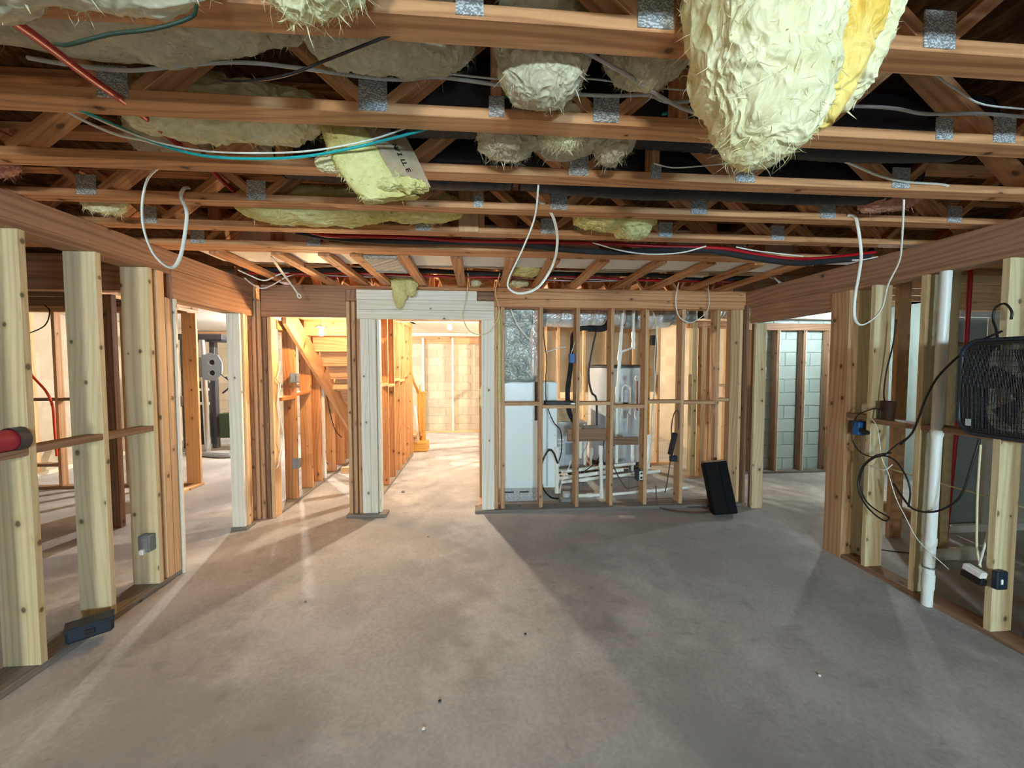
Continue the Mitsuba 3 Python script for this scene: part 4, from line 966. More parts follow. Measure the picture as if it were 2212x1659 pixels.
def wrinkled(a, b, seed, amp=.02, n=40, r=.05):
    m = bx(a, b, r); m = m.subdivide_to_size(.03)
    p = np.array(m.vertices)
    d = meshkit.fbm(p * 7 + seed, 4, seed) - .5; d2 = meshkit.noise(p * np.array([30, 30, 12.]) + seed, seed) - .5
    m2 = trimesh.Trimesh(m.vertices, m.faces, process=True)
    p = np.array(m2.vertices); nn = m2.vertex_normals
    d = (meshkit.fbm(p * 7 + seed, 4, seed) - .5) * amp * 2 + (meshkit.noise(p * np.array([30, 30, 12.]) + seed, seed) - .5) * amp * .7
    return trimesh.Trimesh(p + nn * d[:, None], m2.faces, process=False)
put(pk(k, 'duct_body'), wrinkled((.11, 4.68, 1.42), (.70, 5.3, 2.5), 3), 'duct_wrap', smooth=True)
put(pk(k, 'foil_seam'), wrinkled((.60, 4.665, 1.5), (.71, 4.8, 2.46), 5, .03), 'foil', smooth=True)
put(pk(k, 'torn_patch'), fluff((.235, 4.66, 1.78), (.04, .03, .13), 61, sub=4, amp=.4), 'rubber_tape', smooth=True)
for i, (x0, x1, y, lab, m) in enumerate(((.74, 1.95, 5.35, 'crinkled silver foil duct running along the top of the utility room', 'foil'), (2.0, 2.62, 5.45, 'darker silver flexible duct at the top right of the utility room', 'foil'))):
    k = thing('foil_duct', lab, 'duct', 'silver ducts')
    put(pk(k, 'duct_body'), ribbed([(x0, y, 2.31), ((x0 + x1) / 2, y, 2.30 - .015 * i), (x1, y, 2.32)], .155, 24, pitch=.05, depth=.002), m, smooth=True)
    put(pk(k, 'collar'), cyl((x0 - .02, y, 2.31), (x0 + .14, y, 2.31), .17, 24), 'duct_wrap', smooth=40)
k = thing('foil_duct', 'pale wrapped duct end at the upper right of the utility studs', 'duct', 'silver ducts')
put(pk(k, 'duct_body'), wrinkled((2.60, 5.1, 2.2), (2.90, 5.5, 2.5), 8), 'duct_wrap', smooth=True)
put(pk(k, 'collar'), cyl((2.62, 5.3, 2.35), (2.50, 5.3, 2.35), .13, 20), 'duct_wrap', smooth=40)
k = thing('foil_duct', 'long silver duct over the plates of the bluish block wall', 'duct', 'silver ducts')
put(pk(k, 'duct_body'), ribbed([(3.3, 5.55, 2.42), (4.4, 5.55, 2.42), (5.8, 5.55, 2.42)], .11, 20, pitch=.05), 'foil', smooth=True)
put(pk(k, 'collar'), cyl((3.28, 5.55, 2.42), (3.40, 5.55, 2.42), .122, 20), 'duct_wrap', smooth=40)

k = thing('water_heater', 'tall grey cylindrical water heater behind the white plastic pipes', 'water heater')
c = (2.04, 5.86, 0); R = .40
put(pk(k, 'tank'), lathe([(.001, .22), (R - .03, .22), (R, .25), (R, 1.58), (R - .02, 1.61), (.001, 1.63)], c, sides=48), 'enamel_grey', smooth=40)
put(pk(k, 'top_rim'), lathe([(R + .004, 1.60), (R + .006, 1.63), (R - .03, 1.645), (.001, 1.645)], c, sides=48), 'steel_dark', smooth=40)
put(pk(k, 'bottom_rim'), lathe([(.001, .2), (R + .006, .2), (R + .006, .25), (R, .25)], c, sides=48), 'steel_dark', smooth=40)
put(pk(k, 'access_cover'), bx((1.98, 5.45, .82), (2.1, 5.475, 1.0), .006), 'enamel_grey')
put(pk(k, 'thermostat'), bx((1.86, 5.47, .5), (1.93, 5.52, .6), .004), 'plastic_black')
put(pk(k, 'rating_label'), bx((1.83, 5.49, 1.02), (1.875, 5.54, 1.12), .001), 'cable_cream')
k = thing('heater_stand', 'dark wooden stand under the grey water heater', 'stand')
for x in (1.68, 2.40): put(pk(k, 'leg'), bx((x - .03, 5.62, 0), (x + .03, 6.28, .17)), 'shelf_dark')
put(pk(k, 'platform'), bx((1.6, 5.55, .165), (2.48, 6.28, .2)), 'wood_brown')
k = thing('appliance_cabinet', 'low grey metal appliance with louvred front beside the water heater', 'appliance')
put(pk(k, 'cabinet'), bx((.95, 5.35, .21), (1.47, 5.85, .86), .006), 'enamel_grey')
put(pk(k, 'front_panel'), bx((1.16, 5.335, .24), (1.45, 5.352, .72), .004), 'enamel_grey')
for i in range(4): put(pk(k, 'louvre'), bx((1.0, 5.338, .62 - .055 * i), (1.14, 5.352, .635 - .055 * i), .001), 'paint_white')
put(pk(k, 'wiring_label'), bx((1.3, 5.33, .42), (1.44, 5.336, .68), .0005), 'sticker')
put(pk(k, 'warning_label'), bx((1.17, 5.33, .42), (1.28, 5.336, .58), .0005), 'box_grey')
put(pk(k, 'grommet'), bx((1.0, 5.338, .27), (1.05, 5.35, .3), .002), 'plastic_black')
put(pk(k, 'open_top_box'), bx((.98, 5.42, .86), (1.38, 5.8, 1.15), .006), 'kraft_paper')
put(pk(k, 'stand'), bx((.92, 5.33, .16), (1.5, 5.86, .21), .004), 'shelf_dark')
for x in (.98, 1.44): put(pk(k, 'foot'), bx((x - .03, 5.4, 0), (x + .03, 5.8, .16), .003), 'shelf_dark')
for x0, x1, z0, z1, lab in ((1.02, 1.50, .75, .895, 'wide brown board fixed across two utility studs, left of the water heater'), (1.53, 1.87, .70, .79, 'narrow brown board across the utility studs in front of the water heater')):
    k = thing('mounting_board', lab, 'board')
    board(k, (x0, 4.545, z0), (x1, 4.583, z1), 'wood_brown')
k = thing('mounting_board', 'pale block on top of the wide brown board', 'board')
board(k, (1.22, 4.548, .896), (1.39, 4.61, .93), 'wood_foot')

# plumbing: each run is one pipe assembly
def pvc(name, label, runs, r=.02, coup=(), mat='pvc'):
    k = thing(name, label, 'pipe')
    for pts in runs: put(pk(k, 'pipe'), tube(pts, r, 12, smooth_path=False), mat, smooth=40)
    for p, q in coup: put(pk(k, 'coupling'), cyl(p, q, r * 1.32, 14), mat, smooth=40)
    return k
V3 = lambda x, y, z: np.array([x, y, z])
pvc('drain_pipe', 'white plastic standpipe with tee at the left of the utility floor', [[(.93, 4.7, .12), (.925, 4.7, .60)], [(.93, 4.7, .27), (1.75, 4.72, .36)]], .023, [((.93, 4.7, .55), (.925, 4.7, .66)), ((.928, 4.7, .42), (.927, 4.7, .46)), ((.93, 4.7, .22), (.93, 4.7, .32)), ((.93, 4.7, .10), (.93, 4.7, .16))])
pvc('drain_pipe', 'white plastic standpipe in front of the middle utility stud', [[(1.455, 4.62, .05), (1.435, 4.62, .66)], [(1.1, 4.64, .075), (1.43, 4.64, .08)]], .02, [((1.437, 4.62, .58), (1.435, 4.62, .68)), ((1.44, 4.62, .42), (1.441, 4.62, .47)), ((1.45, 4.62, .14), (1.455, 4.62, .05)), ((1.28, 4.64, .078), (1.34, 4.64, .078))])
pvc('drain_pipe', 'pair of low white plastic pipes running across the utility floor', [[(1.0, 4.82, .19), (1.3, 4.82, .22), (2.27, 4.84, .30)], [(1.02, 4.9, .30), (1.6, 4.9, .355), (1.98, 4.92, .38)]], .02, [((1.25, 4.82, .21), (1.34, 4.82, .222)), ((2.0, 4.84, .275), (2.1, 4.84, .285))])
pvc('drain_pipe', 'lowest white plastic pipe along the utility sill towards the right', [[(1.52, 4.66, .07), (2.65, 4.7, .13)]], .017, [((2.1, 4.68, .10), (2.2, 4.68, .105)), ((2.0, 4.68, .095), (2.06, 4.68, .1))])
pvc('vent_pipe', 'tall white plastic pipe rising to the ceiling before the water heater', [[(1.83, 5.0, 2.45), (1.80, 5.0, 1.9), (1.765, 5.0, 1.2), (1.765, 5.0, .36), (1.66, 5.0, .33)]], .021, [((1.765, 5.0, 1.25), (1.765, 5.0, 1.36)), ((1.785, 5.0, 1.70), (1.795, 5.0, 1.82))])
pvc('vent_pipe', 'white plastic pipe with bottom elbow joined to the tall pipe', [[(1.965, 5.0, 2.45), (1.965, 5.0, 1.86), (1.79, 5.0, 1.80)]], .02, [((1.965, 5.0, 1.98), (1.965, 5.0, 2.06)), ((1.965, 5.0, 1.84), (1.965, 5.0, 1.93))])
pvc('supply_pipe', 'white plastic riser with black cap left of the outlet', [[(1.975, 5.0, .66), (1.975, 5.0, .26), (2.0, 4.95, .26)]], .02, [((1.975, 5.0, .60), (1.975, 5.0, .70)), ((1.975, 5.0, .42), (1.975, 5.0, .47))])
pvc('supply_pipe', 'white plastic riser with elbow into the low pipes', [[(2.19, 5.0, .70), (2.19, 5.0, .24), (1.95, 5.0, .21)]], .02, [((2.19, 5.0, .63), (2.19, 5.0, .73)), ((2.19, 5.0, .46), (2.19, 5.0, .5))])
pvc('supply_pipe', 'grey white pipe with valves right of the tall white pipe', [[(2.11, 5.0, 2.06), (2.11, 5.0, 1.2)], [(2.11, 5.0, 1.2), (2.115, 5.0, .8)]], .02, [((2.11, 5.0, 2.0), (2.11, 5.0, 2.1)), ((2.11, 5.0, 1.40), (2.11, 5.0, 1.48)), ((2.11, 5.0, 1.27), (2.11, 5.0, 1.33)), ((2.115, 5.0, .93), (2.115, 5.0, 1.02))])
k = thing('foam_sleeve', 'black foam sleeve over the pipe at the top of the utility room', 'pipe')
put(pk(k, 'sleeve'), cyl((2.11, 5.0, 2.06), (2.105, 5.0, 2.24), .045, 18), 'pipe_foam', smooth=40)
put(pk(k, 'pipe'), cyl((2.105, 5.0, 2.24), (2.09, 5.0, 2.45), .018, 12), 'pvc', smooth=40)
rigid('foam_pipe', 'thick black foam pipe beside the tall white pipe under the plates', [(1.72, 5.1, 2.45), (1.70, 5.1, 2.25), (1.62, 5.1, 2.12), (1.40, 5.1, 2.11)], .042, 'pipe_foam')
rigid('foam_pipe', 'black foam pipe bending down and narrowing towards the floor', [(1.42, 5.05, 2.11), (1.28, 5.05, 2.10), (1.20, 5.05, 2.02), (1.19, 5.05, 1.9), (1.165, 5.05, 1.6), (1.13, 5.05, 1.3), (1.14, 5.0, 1.05), (1.20, 4.9, .90)], .03, 'pipe_foam')
rigid('black_hose', 'black electrical whip hanging before the water heater', [(1.52, 5.1, 2.12), (1.47, 5.1, 1.9), (1.42, 5.1, 1.62), (1.42, 5.1, 1.45), (1.46, 5.1, 1.28), (1.52, 5.1, 1.2), (1.53, 5.1, .9), (1.5, 5.0, .7)], .013, 'cable_black', c='hose')
k = thing('water_filter', 'clear and grey water treatment valves on the pipes before the water heater', 'filter')
put(pk(k, 'valve_body'), lathe([(.001, 0), (.045, 0), (.05, .03), (.03, .06), (.03, .18), (.045, .2), (.045, .25), (.02, .27), (.001, .27)], (1.87, 4.98, 1.07), sides=18), 'enamel_grey', smooth=40)
put(pk(k, 'black_band'), cyl((1.87, 4.98, 1.13), (1.87, 4.98, 1.16), .034, 16), 'plastic_black', smooth=40)
put(pk(k, 'black_band'), cyl((1.87, 4.98, 1.26), (1.87, 4.98, 1.29), .038, 16), 'plastic_black', smooth=40)
put(pk(k, 'bypass_pipe'), tube([(1.82, 4.98, 1.0), (1.82, 4.98, 1.36), (1.86, 4.98, 1.38), (1.92, 4.98, 1.36), (1.93, 4.98, 1.0)], .014, 10, smooth_path=False), 'plastic_white', smooth=40)
put(pk(k, 'gauge'), cyl((2.02, 4.97, 1.47), (2.02, 4.99, 1.47), .035, 18), 'plastic_white', smooth=40)
put(pk(k, 'gauge_stem'), cyl((2.02, 4.985, 1.47), (2.03, 5.0, 1.05), .011, 10), 'copper', smooth=40)
put(pk(k, 'lower_bowl'), lathe([(.001, 0), (.03, .01), (.042, .06), (.042, .12), (.001, .12)], (2.03, 4.98, .93), sides=16), 'plastic_white', smooth=40)
put(pk(k, 'lower_stem'), cyl((1.91, 4.98, .78), (1.91, 4.98, 1.02), .016, 12), 'enamel_grey', smooth=40)
k = thing('valve_cluster', 'chrome and white valves on the grey pipe behind the fourth utility stud', 'valve')
put(pk(k, 'valve_body'), lathe([(.001, 0), (.03, 0), (.036, .04), (.025, .07), (.034, .11), (.026, .16), (.034, .2), (.001, .22)], (2.12, 4.97, 1.06), sides=16), 'chrome', smooth=40)
put(pk(k, 'handle'), bx((2.07, 4.94, 1.2), (2.17, 4.955, 1.215), .003), 'plastic_blue')
for i, (pts, m, lab) in enumerate((
    ([(2.13, 4.9, 2.4), (2.2, 4.88, 2.2), (2.22, 4.85, 1.9), (2.18, 4.8, 1.5), (2.14, 4.75, 1.2), (2.12, 4.7, .9), (2.05, 4.62, .6), (1.97, 4.53, .38)], 'cable_white', 'white cable hanging along the fourth utility stud down to the outlet'),
    ([(2.1, 4.9, 2.4), (2.19, 4.88, 2.25), (2.2, 4.85, 2.0), (2.17, 4.82, 1.7), (2.16, 4.78, 1.4), (2.1, 4.72, 1.0), (2.08, 4.66, .7), (2.0, 4.58, .42)], 'cable_cream', 'cream cable beside the white one on the fourth utility stud'),
    ([(1.112, 4.51, 1.72), (1.17, 4.6, 1.55), (1.2, 4.6, 1.42), (1.15, 4.56, 1.3), (1.112, 4.51, 1.21)], 'cable_white', 'thin white cable curving beside the third utility stud'),
    ([(.72, 4.62, 2.3), (.74, 4.6, 2.0), (.78, 4.6, 1.7), (.77, 4.6, 1.45), (.78, 4.6, 1.2), (.86, 4.6, .98), (.96, 4.65, .85), (.98, 4.7, .6), (.93, 4.68, .45)], 'cable_black', 'thin dark cable wandering down before the air handler'),
    ([(.92, 4.62, .48), (.86, 4.6, .62), (.80, 4.58, .64), (.73, 4.56, .52), (.71, 4.55, .35), (.74, 4.55, .2), (.83, 4.58, .09), (.93, 4.62, .055)], 'cable_black', 'thick black hose arching over the white standpipe at the air handler'),
    ([(1.06, 4.56, .52), (1.04, 4.56, .44), (.99, 4.58, .34), (.96, 4.6, .24), (.95, 4.62, .12)], 'cable_white', 'white wire dangling to the little floor pump'),
    ([(1.32, 4.85, .9), (1.33, 4.8, .7), (1.25, 4.75, .55)], 'cable_grey', 'short grey cable below the wide brown board'),
    ([(1.52, 4.7, .8), (1.48, 4.7, .62), (1.44, 4.72, .5), (1.36, 4.75, .4), (1.28, 4.78, .33)], 'cable_black', 'black wire curving past the middle standpipe'),
    ([(1.56, 4.6, .52), (1.62, 4.58, .36), (1.70, 4.56, .22), (1.76, 4.55, .18), (1.9, 4.53, .22)], 'cable_brown', 'brown wire drooping to the outlet'),
    ([(.33, 4.6, 2.46), (.36, 4.6, 2.3), (.44, 4.58, 2.1), (.55, 4.58, 1.96), (.66, 4.6, 1.87)], 'cable_white', 'white cable slanting across the wrapped duct'),
    ([(.70, 4.62, 1.80), (.82, 4.64, 1.80), (.93, 4.66, 1.84), (1.02, 4.66, 1.85)], 'cable_white', 'white cable stub beside the second utility stud'),
    ([(2.02, 4.4, .25), (2.04, 4.37, .03), (2.15, 4.25, .008), (2.3, 4.18, .008), (2.48, 4.16, .008), (2.60, 4.22, .008), (2.52, 4.33, .008), (2.36, 4.36, .008)], 'cable_brown', 'dark cord lying on the floor before the utility wall'),
    ([(2.16, 4.46, .15), (2.19, 4.46, .3), (2.215, 4.46, .5), (2.24, 4.46, .62), (2.22, 4.45, .9), (2.245, 4.44, 1.08), (2.29, 4.43, 1.1), (2.30, 4.43, .9)], 'cable_brown', 'cord looping up to the black power adapter'))):
    cable('loose_cable', lab, pts, .0065 if 'thick' not in lab else .011, m, sides=6)
k = thing('network_box', 'flat black network box resting on the blocking before the air handler', 'electronic device')
put(pk(k, 'body'), bx((.735, 4.40, 1.193), (1.06, 4.52, 1.232), .006), 'plastic_black')
put(pk(k, 'front_lip'), bx((.76, 4.393, 1.197), (1.05, 4.402, 1.21), .002), 'steel_dark')
put(pk(k, 'white_plug'), bx((1.02, 4.388, 1.197), (1.068, 4.40, 1.215), .003), 'plastic_white')
k = thing('wall_box', 'blue electrical box on the left of the third utility stud', 'electrical box')
put(pk(k, 'box'), bx((1.01, 4.42, 1.66), (1.072, 4.49, 1.765), .005), 'plastic_blue')
put(pk(k, 'wire'), tube([(1.03, 4.45, 1.76), (1.05, 4.45, 1.82), (1.075, 4.45, 1.9)], .004, 6), 'cable_white', smooth=True)
k = thing('wall_outlet', 'black and white duplex outlet box low on the fifth utility stud', 'outlet')
put(pk(k, 'box'), bx((1.80, 4.42, .31), (1.872, 4.49, .43), .004), 'plastic_navy')
put(pk(k, 'receptacle'), bx((1.83, 4.405, .32), (1.868, 4.422, .42), .004), 'plastic_white')
for z in (.335, .385): put(pk(k, 'socket_face'), bx((1.838, 4.40, z), (1.86, 4.407, z + .022), .003), 'plastic_black')
put(pk(k, 'mounting_strap'), bx((1.84, 4.40, .43), (1.858, 4.412, .445), .002), 'chrome')
k = thing('power_adapter', 'black power strip hanging from its cord on the sixth utility stud', 'power strip')
put(pk(k, 'body'), rot(bx((2.20, 4.40, .60), (2.25, 4.45, .86), .008), .22, [0, 1, 0], [2.22, 4.42, .73]), 'plastic_black')
put(pk(k, 'plug'), bx((2.20, 4.41, .52), (2.28, 4.46, .59), .008), 'plastic_navy')
k = thing('white_riser', 'thin white vertical pipe right of the sixth utility stud', 'pipe')
put(pk(k, 'pipe'), cyl((2.36, 4.52, .16), (2.372, 4.52, 2.26), .013, 12), 'pvc', smooth=40)
for z in (.18, 1.35): put(pk(k, 'coupling'), cyl((2.36 + z * .005, 4.52, z - .03), (2.36 + z * .005, 4.52, z + .03), .022, 12), 'pvc', smooth=40)
k = thing('floor_pump', 'small grey condensate pump on the utility floor', 'pump')
put(pk(k, 'body'), bx((.95, 4.56, 0), (1.10, 4.72, .075), .012), 'steel_grey')
put(pk(k, 'motor'), cyl((1.03, 4.64, .07), (1.03, 4.64, .125), .045, 18), 'enamel_grey', smooth=40)
k = thing('floor_drain', 'round dark drain pipe end beneath the grey appliance', 'pipe')
put(pk(k, 'pipe'), cyl((1.25, 5.2, .19), (1.25, 5.5, .19), .06, 20), 'steel_dark', smooth=40)
put(pk(k, 'rim'), lathe([(.05, 0), (.066, 0), (.066, .03), (.05, .03)], (1.25, 5.17, .19), (0, 1, 0), 20), 'rubber_tape', smooth=40)
k = thing('warm_pipe', 'thick amber lit soil pipe at the right rear of the utility room', 'pipe')
put(pk(k, 'pipe'), cyl((2.62, 6.1, 0), (2.62, 6.1, 2.4), .055, 18), 'wood_oak', smooth=40)
put(pk(k, 'fitting'), lathe([(.055, 0), (.075, .01), (.075, .12), (.055, .13)], (2.62, 6.1, 1.45), sides=18), 'wood_oak', smooth=40)
put(pk(k, 'junction_box'), bx((2.66, 6.02, 1.95), (2.74, 6.08, 2.1), .005), 'plastic_black')
pvc('drain_pipe', 'copper and white pipes rising behind the wide brown board', [[(1.40, 5.2, .30), (1.40, 5.2, .85)], [(1.34, 5.2, .4), (1.34, 5.2, .80)], [(1.0, 5.1, .26), (1.45, 5.1, .29), (1.46, 5.1, .5)]], .02, [((1.40, 5.2, .66), (1.40, 5.2, .72)), ((1.46, 5.1, .46), (1.46, 5.1, .55))])

for key, x, y, z in (('drain_pipe_002', 1.6, 4.82, .24), ('drain_pipe_002', 1.9, 4.92, .37), ('drain_pipe_005', 1.2, 5.1, .27), ('drain_pipe_005', 1.40, 5.2, .30), ('drain_pipe_005', 1.34, 5.2, .40), ('supply_pipe_001', 2.05, 5.0, .22)):
    put(pk(key, 'support_strap'), cyl((x, y, 0), (x, y, z), .006, 8), 'steel_grey', smooth=40)
# black filter box leaning at the right end of the utility wall
k = thing('black_crate', 'black open sided panel box leaning against the right end of the utility wall', 'box')
m = bx((-.12, -.09, 0), (.12, .09, .56), .012)
inner = cat(bx((-.105, -.10, .545), (.105, .075, .575), .003))
Rm = trimesh.transformations.rotation_matrix(.13, [1, 0, 0]) @ trimesh.transformations.rotation_matrix(-.1, [0, 1, 0])
Tm = trimesh.transformations.translation_matrix([2.66, 4.10, .015]) @ trimesh.transformations.rotation_matrix(-.35, [0, 0, 1]) @ trimesh.transformations.rotation_matrix(-.28, [1, 0, 0]) @ trimesh.transformations.rotation_matrix(-.16, [0, 1, 0])
for nm, mm, mt in (('shell', m, 'crate_black'), ('top_frame', cat(bx((-.115, -.085, .555), (.115, .085, .575), .003)), 'wood_brown'), ('front_edge', cat(bx((.03, -.1, .02), (.115, -.088, .55), .004)), 'crate_black')):
    mm = mm.copy(); mm.apply_transform(Tm); put(pk(k, nm), mm, mt)

# ------------------------------------------------------------------ right wall things
k = thing('standpipe', 'white plastic vertical drain pipe standing on the right sill', 'pipe')
put(pk(k, 'pipe'), cyl((3.035, 2.42, .0), (3.06, 2.42, 2.25), .03, 20), 'pvc', smooth=40)
for z, h in ((.12, .1), (.42, .05), (1.16, .04)): put(pk(k, 'coupling'), cyl((3.035 + z * .011, 2.42, z), (3.036 + z * .011, 2.42, z + h), .0345, 20), 'pvc', smooth=40)
put(pk(k, 'strap'), lathe([(.0345, 0), (.037, 0), (.037, .012), (.0345, .012)], (3.04, 2.42, .26), sides=20), 'steel_grey', smooth=40)

k = thing('wall_fan', 'black rectangular box fan fixed on the right wall studs', 'fan')
def rr_path(y0, y1, z0, z1, r, x, n=8):
    pts = []
    for cy, cz, a0 in ((y1 - r, z1 - r, 0), (y0 + r, z1 - r, 90), (y0 + r, z0 + r, 180), (y1 - r, z0 + r, 270)):
        for a in np.linspace(a0, a0 + 90, n): pts.append((x, cy + r * math.cos(math.radians(a)), cz + r * math.sin(math.radians(a))))
    return pts + pts[:1]
fy0, fy1, fz0, fz1 = 1.62, 2.16, 1.235, 1.775
xf0, xf1 = 2.86, 3.02
from shapely.geometry import Polygon
def rr_solid(y0, y1, z0, z1, r, x0, x1, inset):
    P = Polygon([(p[1], p[2]) for p in rr_path(y0, y1, z0, z1, r, 0)]).difference(Polygon([(p[1], p[2]) for p in rr_path(y0 + inset, y1 - inset, z0 + inset, z1 - inset, r - inset * .6, 0)]))
    m = trimesh.creation.extrude_polygon(P, x1 - x0, engine='earcut')
    m.vertices = np.stack([m.vertices[:, 2] + x0, m.vertices[:, 0], m.vertices[:, 1]], 1); m.fix_normals(); return m
put(pk(k, 'housing'), rr_solid(fy0, fy1, fz0, fz1, .09, xf0, xf1, .02), 'plastic_black', smooth=35)
put(pk(k, 'front_rim'), tube(rr_path(fy0, fy1, fz0, fz1, .09, xf0), .012, 8, smooth_path=False), 'plastic_navy', smooth=True)
g = []
cy, cz = (fy0 + fy1) / 2, (fz0 + fz1) / 2
for i in range(1, 84):
    y = fy0 + (fy1 - fy0) * i / 84
    g.append(tube([(xf0 + .004, y, fz0 + .01), (xf0 - .012, y, cz), (xf0 + .004, y, fz1 - .01)], .0013, 4, step=.08))
for i in range(1, 18):
    z = fz0 + (fz1 - fz0) * i / 18
    g.append(tube([(xf0 + .004, fy0 + .01, z), (xf0 - .013, cy, z), (xf0 + .004, fy1 - .01, z)], .0016, 4, step=.08))
kk = put(pk(k, 'grille'), cat(*g), 'steel_dark', smooth=True); labels[kk] = {'kind': 'stuff', 'label': 'black wire grille'}
put(pk(k, 'rear_mesh'), cat(*[tube([(xf1 - .004, fy0 + (fy1 - fy0) * i / 40, fz0 + .01), (xf1 - .004, fy0 + (fy1 - fy0) * i / 40, fz1 - .01)], .0017, 4, step=.6) for i in range(1, 40)]), 'plastic_black')
labels[k + '__rear_mesh'] = {'kind': 'stuff'}
put(pk(k, 'motor_hub'), lathe([(.001, 0), (.05, 0), (.07, .02), (.07, .1), (.001, .1)], (xf0 + .02, cy, cz), (1, 0, 0), 24), 'plastic_black', smooth=40)
for b in range(5):
    a = b * 2 * PI / 5 + .3
    pts = []
    for rr, tw in ((.06, .5), (.14, .4), (.225, .3)):
        for s in (-1, 1):
            an = a + s * .33
            pts.append((xf0 + .07 + s * .03 * tw * 2, cy + rr * math.cos(an), cz + rr * math.sin(an)))
    V = np.array(pts); V = np.vstack([V, V + [.003, 0, 0]])
    F_ = [[0, 1, 3], [0, 3, 2], [2, 3, 5], [2, 5, 4], [6, 9, 7], [6, 8, 9], [8, 11, 9], [8, 10, 11], [0, 2, 8], [0, 8, 6], [2, 4, 10], [2, 10, 8], [1, 7, 9], [1, 9, 3], [3, 9, 11], [3, 11, 5], [4, 5, 11], [4, 11, 10], [0, 6, 7], [0, 7, 1]]
    put(pk(k, 'blade'), (V, np.array(F_)), 'steel_dark')
put(pk(k, 'badge'), bx((xf0 - .016, fy1 - .07, fz0 + .045), (xf0 - .012, fy1 - .045, fz0 + .085), .001), 'enamel_grey')
put(pk(k, 'power_cord'), tube([(2.95,2.054,1.722), (3,2.104,1.832), (3.02,2.136,1.903), (3.02,2.128,1.969), (3.02,2.087,1.987), (3.02,2.055,1.94), (3.02,2.055,1.893)], .006, 8), 'cable_black', smooth=True)
cable('fan_cord', 'black cord slanting down from behind the fan past the white standpipe', [(3.04,2.105,1.832), (3.02,2.196,1.776), (2.98,2.268,1.688), (2.98,2.376,1.555), (2.99,2.447,1.413), (3,2.492,1.282), (3.02,2.548,1.16), (3.03,2.63,1.062)], .0065, 'cable_black')
cable('black_wire', 'black wire loop hanging below the fan behind the white standpipe', [(3.04,2.185,1.178), (3.02,2.199,1.033), (3.01,2.241,0.817), (3.01,2.325,0.704), (3,2.408,0.649), (3.01,2.517,0.635), (3.03,2.615,0.701), (3.04,2.675,0.761)], .0065, 'cable_black')
cable('black_wire', 'coiled black cable loops below the blue box on the right wall', [(3,2.666,0.994), (3,2.784,0.944), (3,2.883,0.829), (3,2.911,0.673), (3,2.856,0.561), (3,2.765,0.496), (3,2.688,0.48), (3.02,2.68,0.507), (3.02,2.785,0.531), (3.02,2.869,0.582), (3.02,2.913,0.709), (3.02,2.88,0.848), (3.02,2.767,0.947), (3.02,2.665,0.946), (3.01,2.573,0.859), (3.01,2.534,0.754), (3.02,2.55,0.633)], .0055, 'cable_black')
cable('black_wire', 'black wire arch around the blue box on the right wall', [(3.03,2.75,1.311), (3.01,2.844,1.291), (3,2.946,1.224), (3,2.98,1.088), (3,2.944,0.982), (3,2.849,0.932), (3,2.732,0.955), (3.02,2.653,1.051), (3.03,2.585,1.121)], .0045, 'cable_black')
cable('black_wire', 'black wire hanging from the header to the dark cup', [(3.1,2.76,1.975), (3.1,2.773,1.804), (3.1,2.815,1.595), (3.08,2.811,1.418), (3.06,2.782,1.343), (3.04,2.8,1.295), (3.04,2.815,1.222)], .005, 'cable_black')
cable('thin_cable', 'thin white wire trailing from the blue box down past the white standpipe', [(3.02,2.851,1.236), (3.02,2.794,1.155), (3.02,2.749,0.934), (3,2.683,0.846), (3,2.62,0.677), (3,2.552,0.566), (2.99,2.478,0.465), (2.99,2.418,0.411), (3.01,2.282,0.32)], .003, 'cable_white')
cable('thin_cable', 'white wire curve under the clear bag on the right wall', [(3.02,2.836,0.859), (3,2.762,0.853), (3,2.703,0.858), (3.02,2.67,0.907)], .004, 'cable_white')
k = thing('blue_box', 'blue electrical box with clear plastic bag between the first right studs', 'electrical box')
put(pk(k, 'box'), bx((3.04, 2.96, 1.07), (3.11, 3.03, 1.18), .006), 'plastic_blue')
put(pk(k, 'plastic_bag'), fluff((3.05, 2.90, .97), (.03, .05, .11), 70, sub=4, amp=.3), 'film', smooth=True)
put(pk(k, 'black_plug'), rot(bx((3.03, 2.88, 1.09), (3.06, 2.95, 1.12), .006), .3, [1, 0, 0], [3.04, 2.9, 1.1]), 'plastic_black')
k = thing('dark_cup', 'dark brown cup standing on the blocking of the right wall', 'cup')
put(k, lathe([(.001, 0), (.037, 0), (.046, .14), (.043, .14), (.035, .006), (.001, .006)], (3.09, 2.78, 1.222), sides=20), 'shelf_dark', smooth=40)
k = thing('white_cup', 'small white plastic container beside the dark cup', 'container')
put(k, lathe([(.001, 0), (.035, 0), (.04, .07), (.03, .085), (.001, .085)], (3.12, 2.97, 1.242), sides=20), 'plastic_white', smooth=40)
k = thing('switch_box', 'navy outlet box with white adapter low on the near right stud', 'electrical box')
put(pk(k, 'box'), bx((3.03, 2.055, .31), (3.10, 2.088, .42), .005), 'plastic_navy')
put(pk(k, 'sticker'), bx((3.05, 2.052, .345), (3.063, 2.056, .375), .0005), 'sticker')
put(pk(k, 'adapter'), rot(bx((2.985, 2.10, .36), (3.03, 2.20, .40), .006), .2, [1, 0, 0], [3.0, 2.15, .38]), 'plastic_white')
put(pk(k, 'plug_body'), rot(bx((2.985, 2.10, .315), (3.03, 2.21, .355), .006), .2, [1, 0, 0], [3.0, 2.15, .33]), 'plastic_black')
cable('cream_cable', 'cream cable running down the near right stud to the navy box', [(3.04,2.177,1.151), (3.04,2.18,0.894), (3.04,2.176,0.694), (3.04,2.168,0.509), (3.04,2.145,0.404)], .006, 'cable_cream')
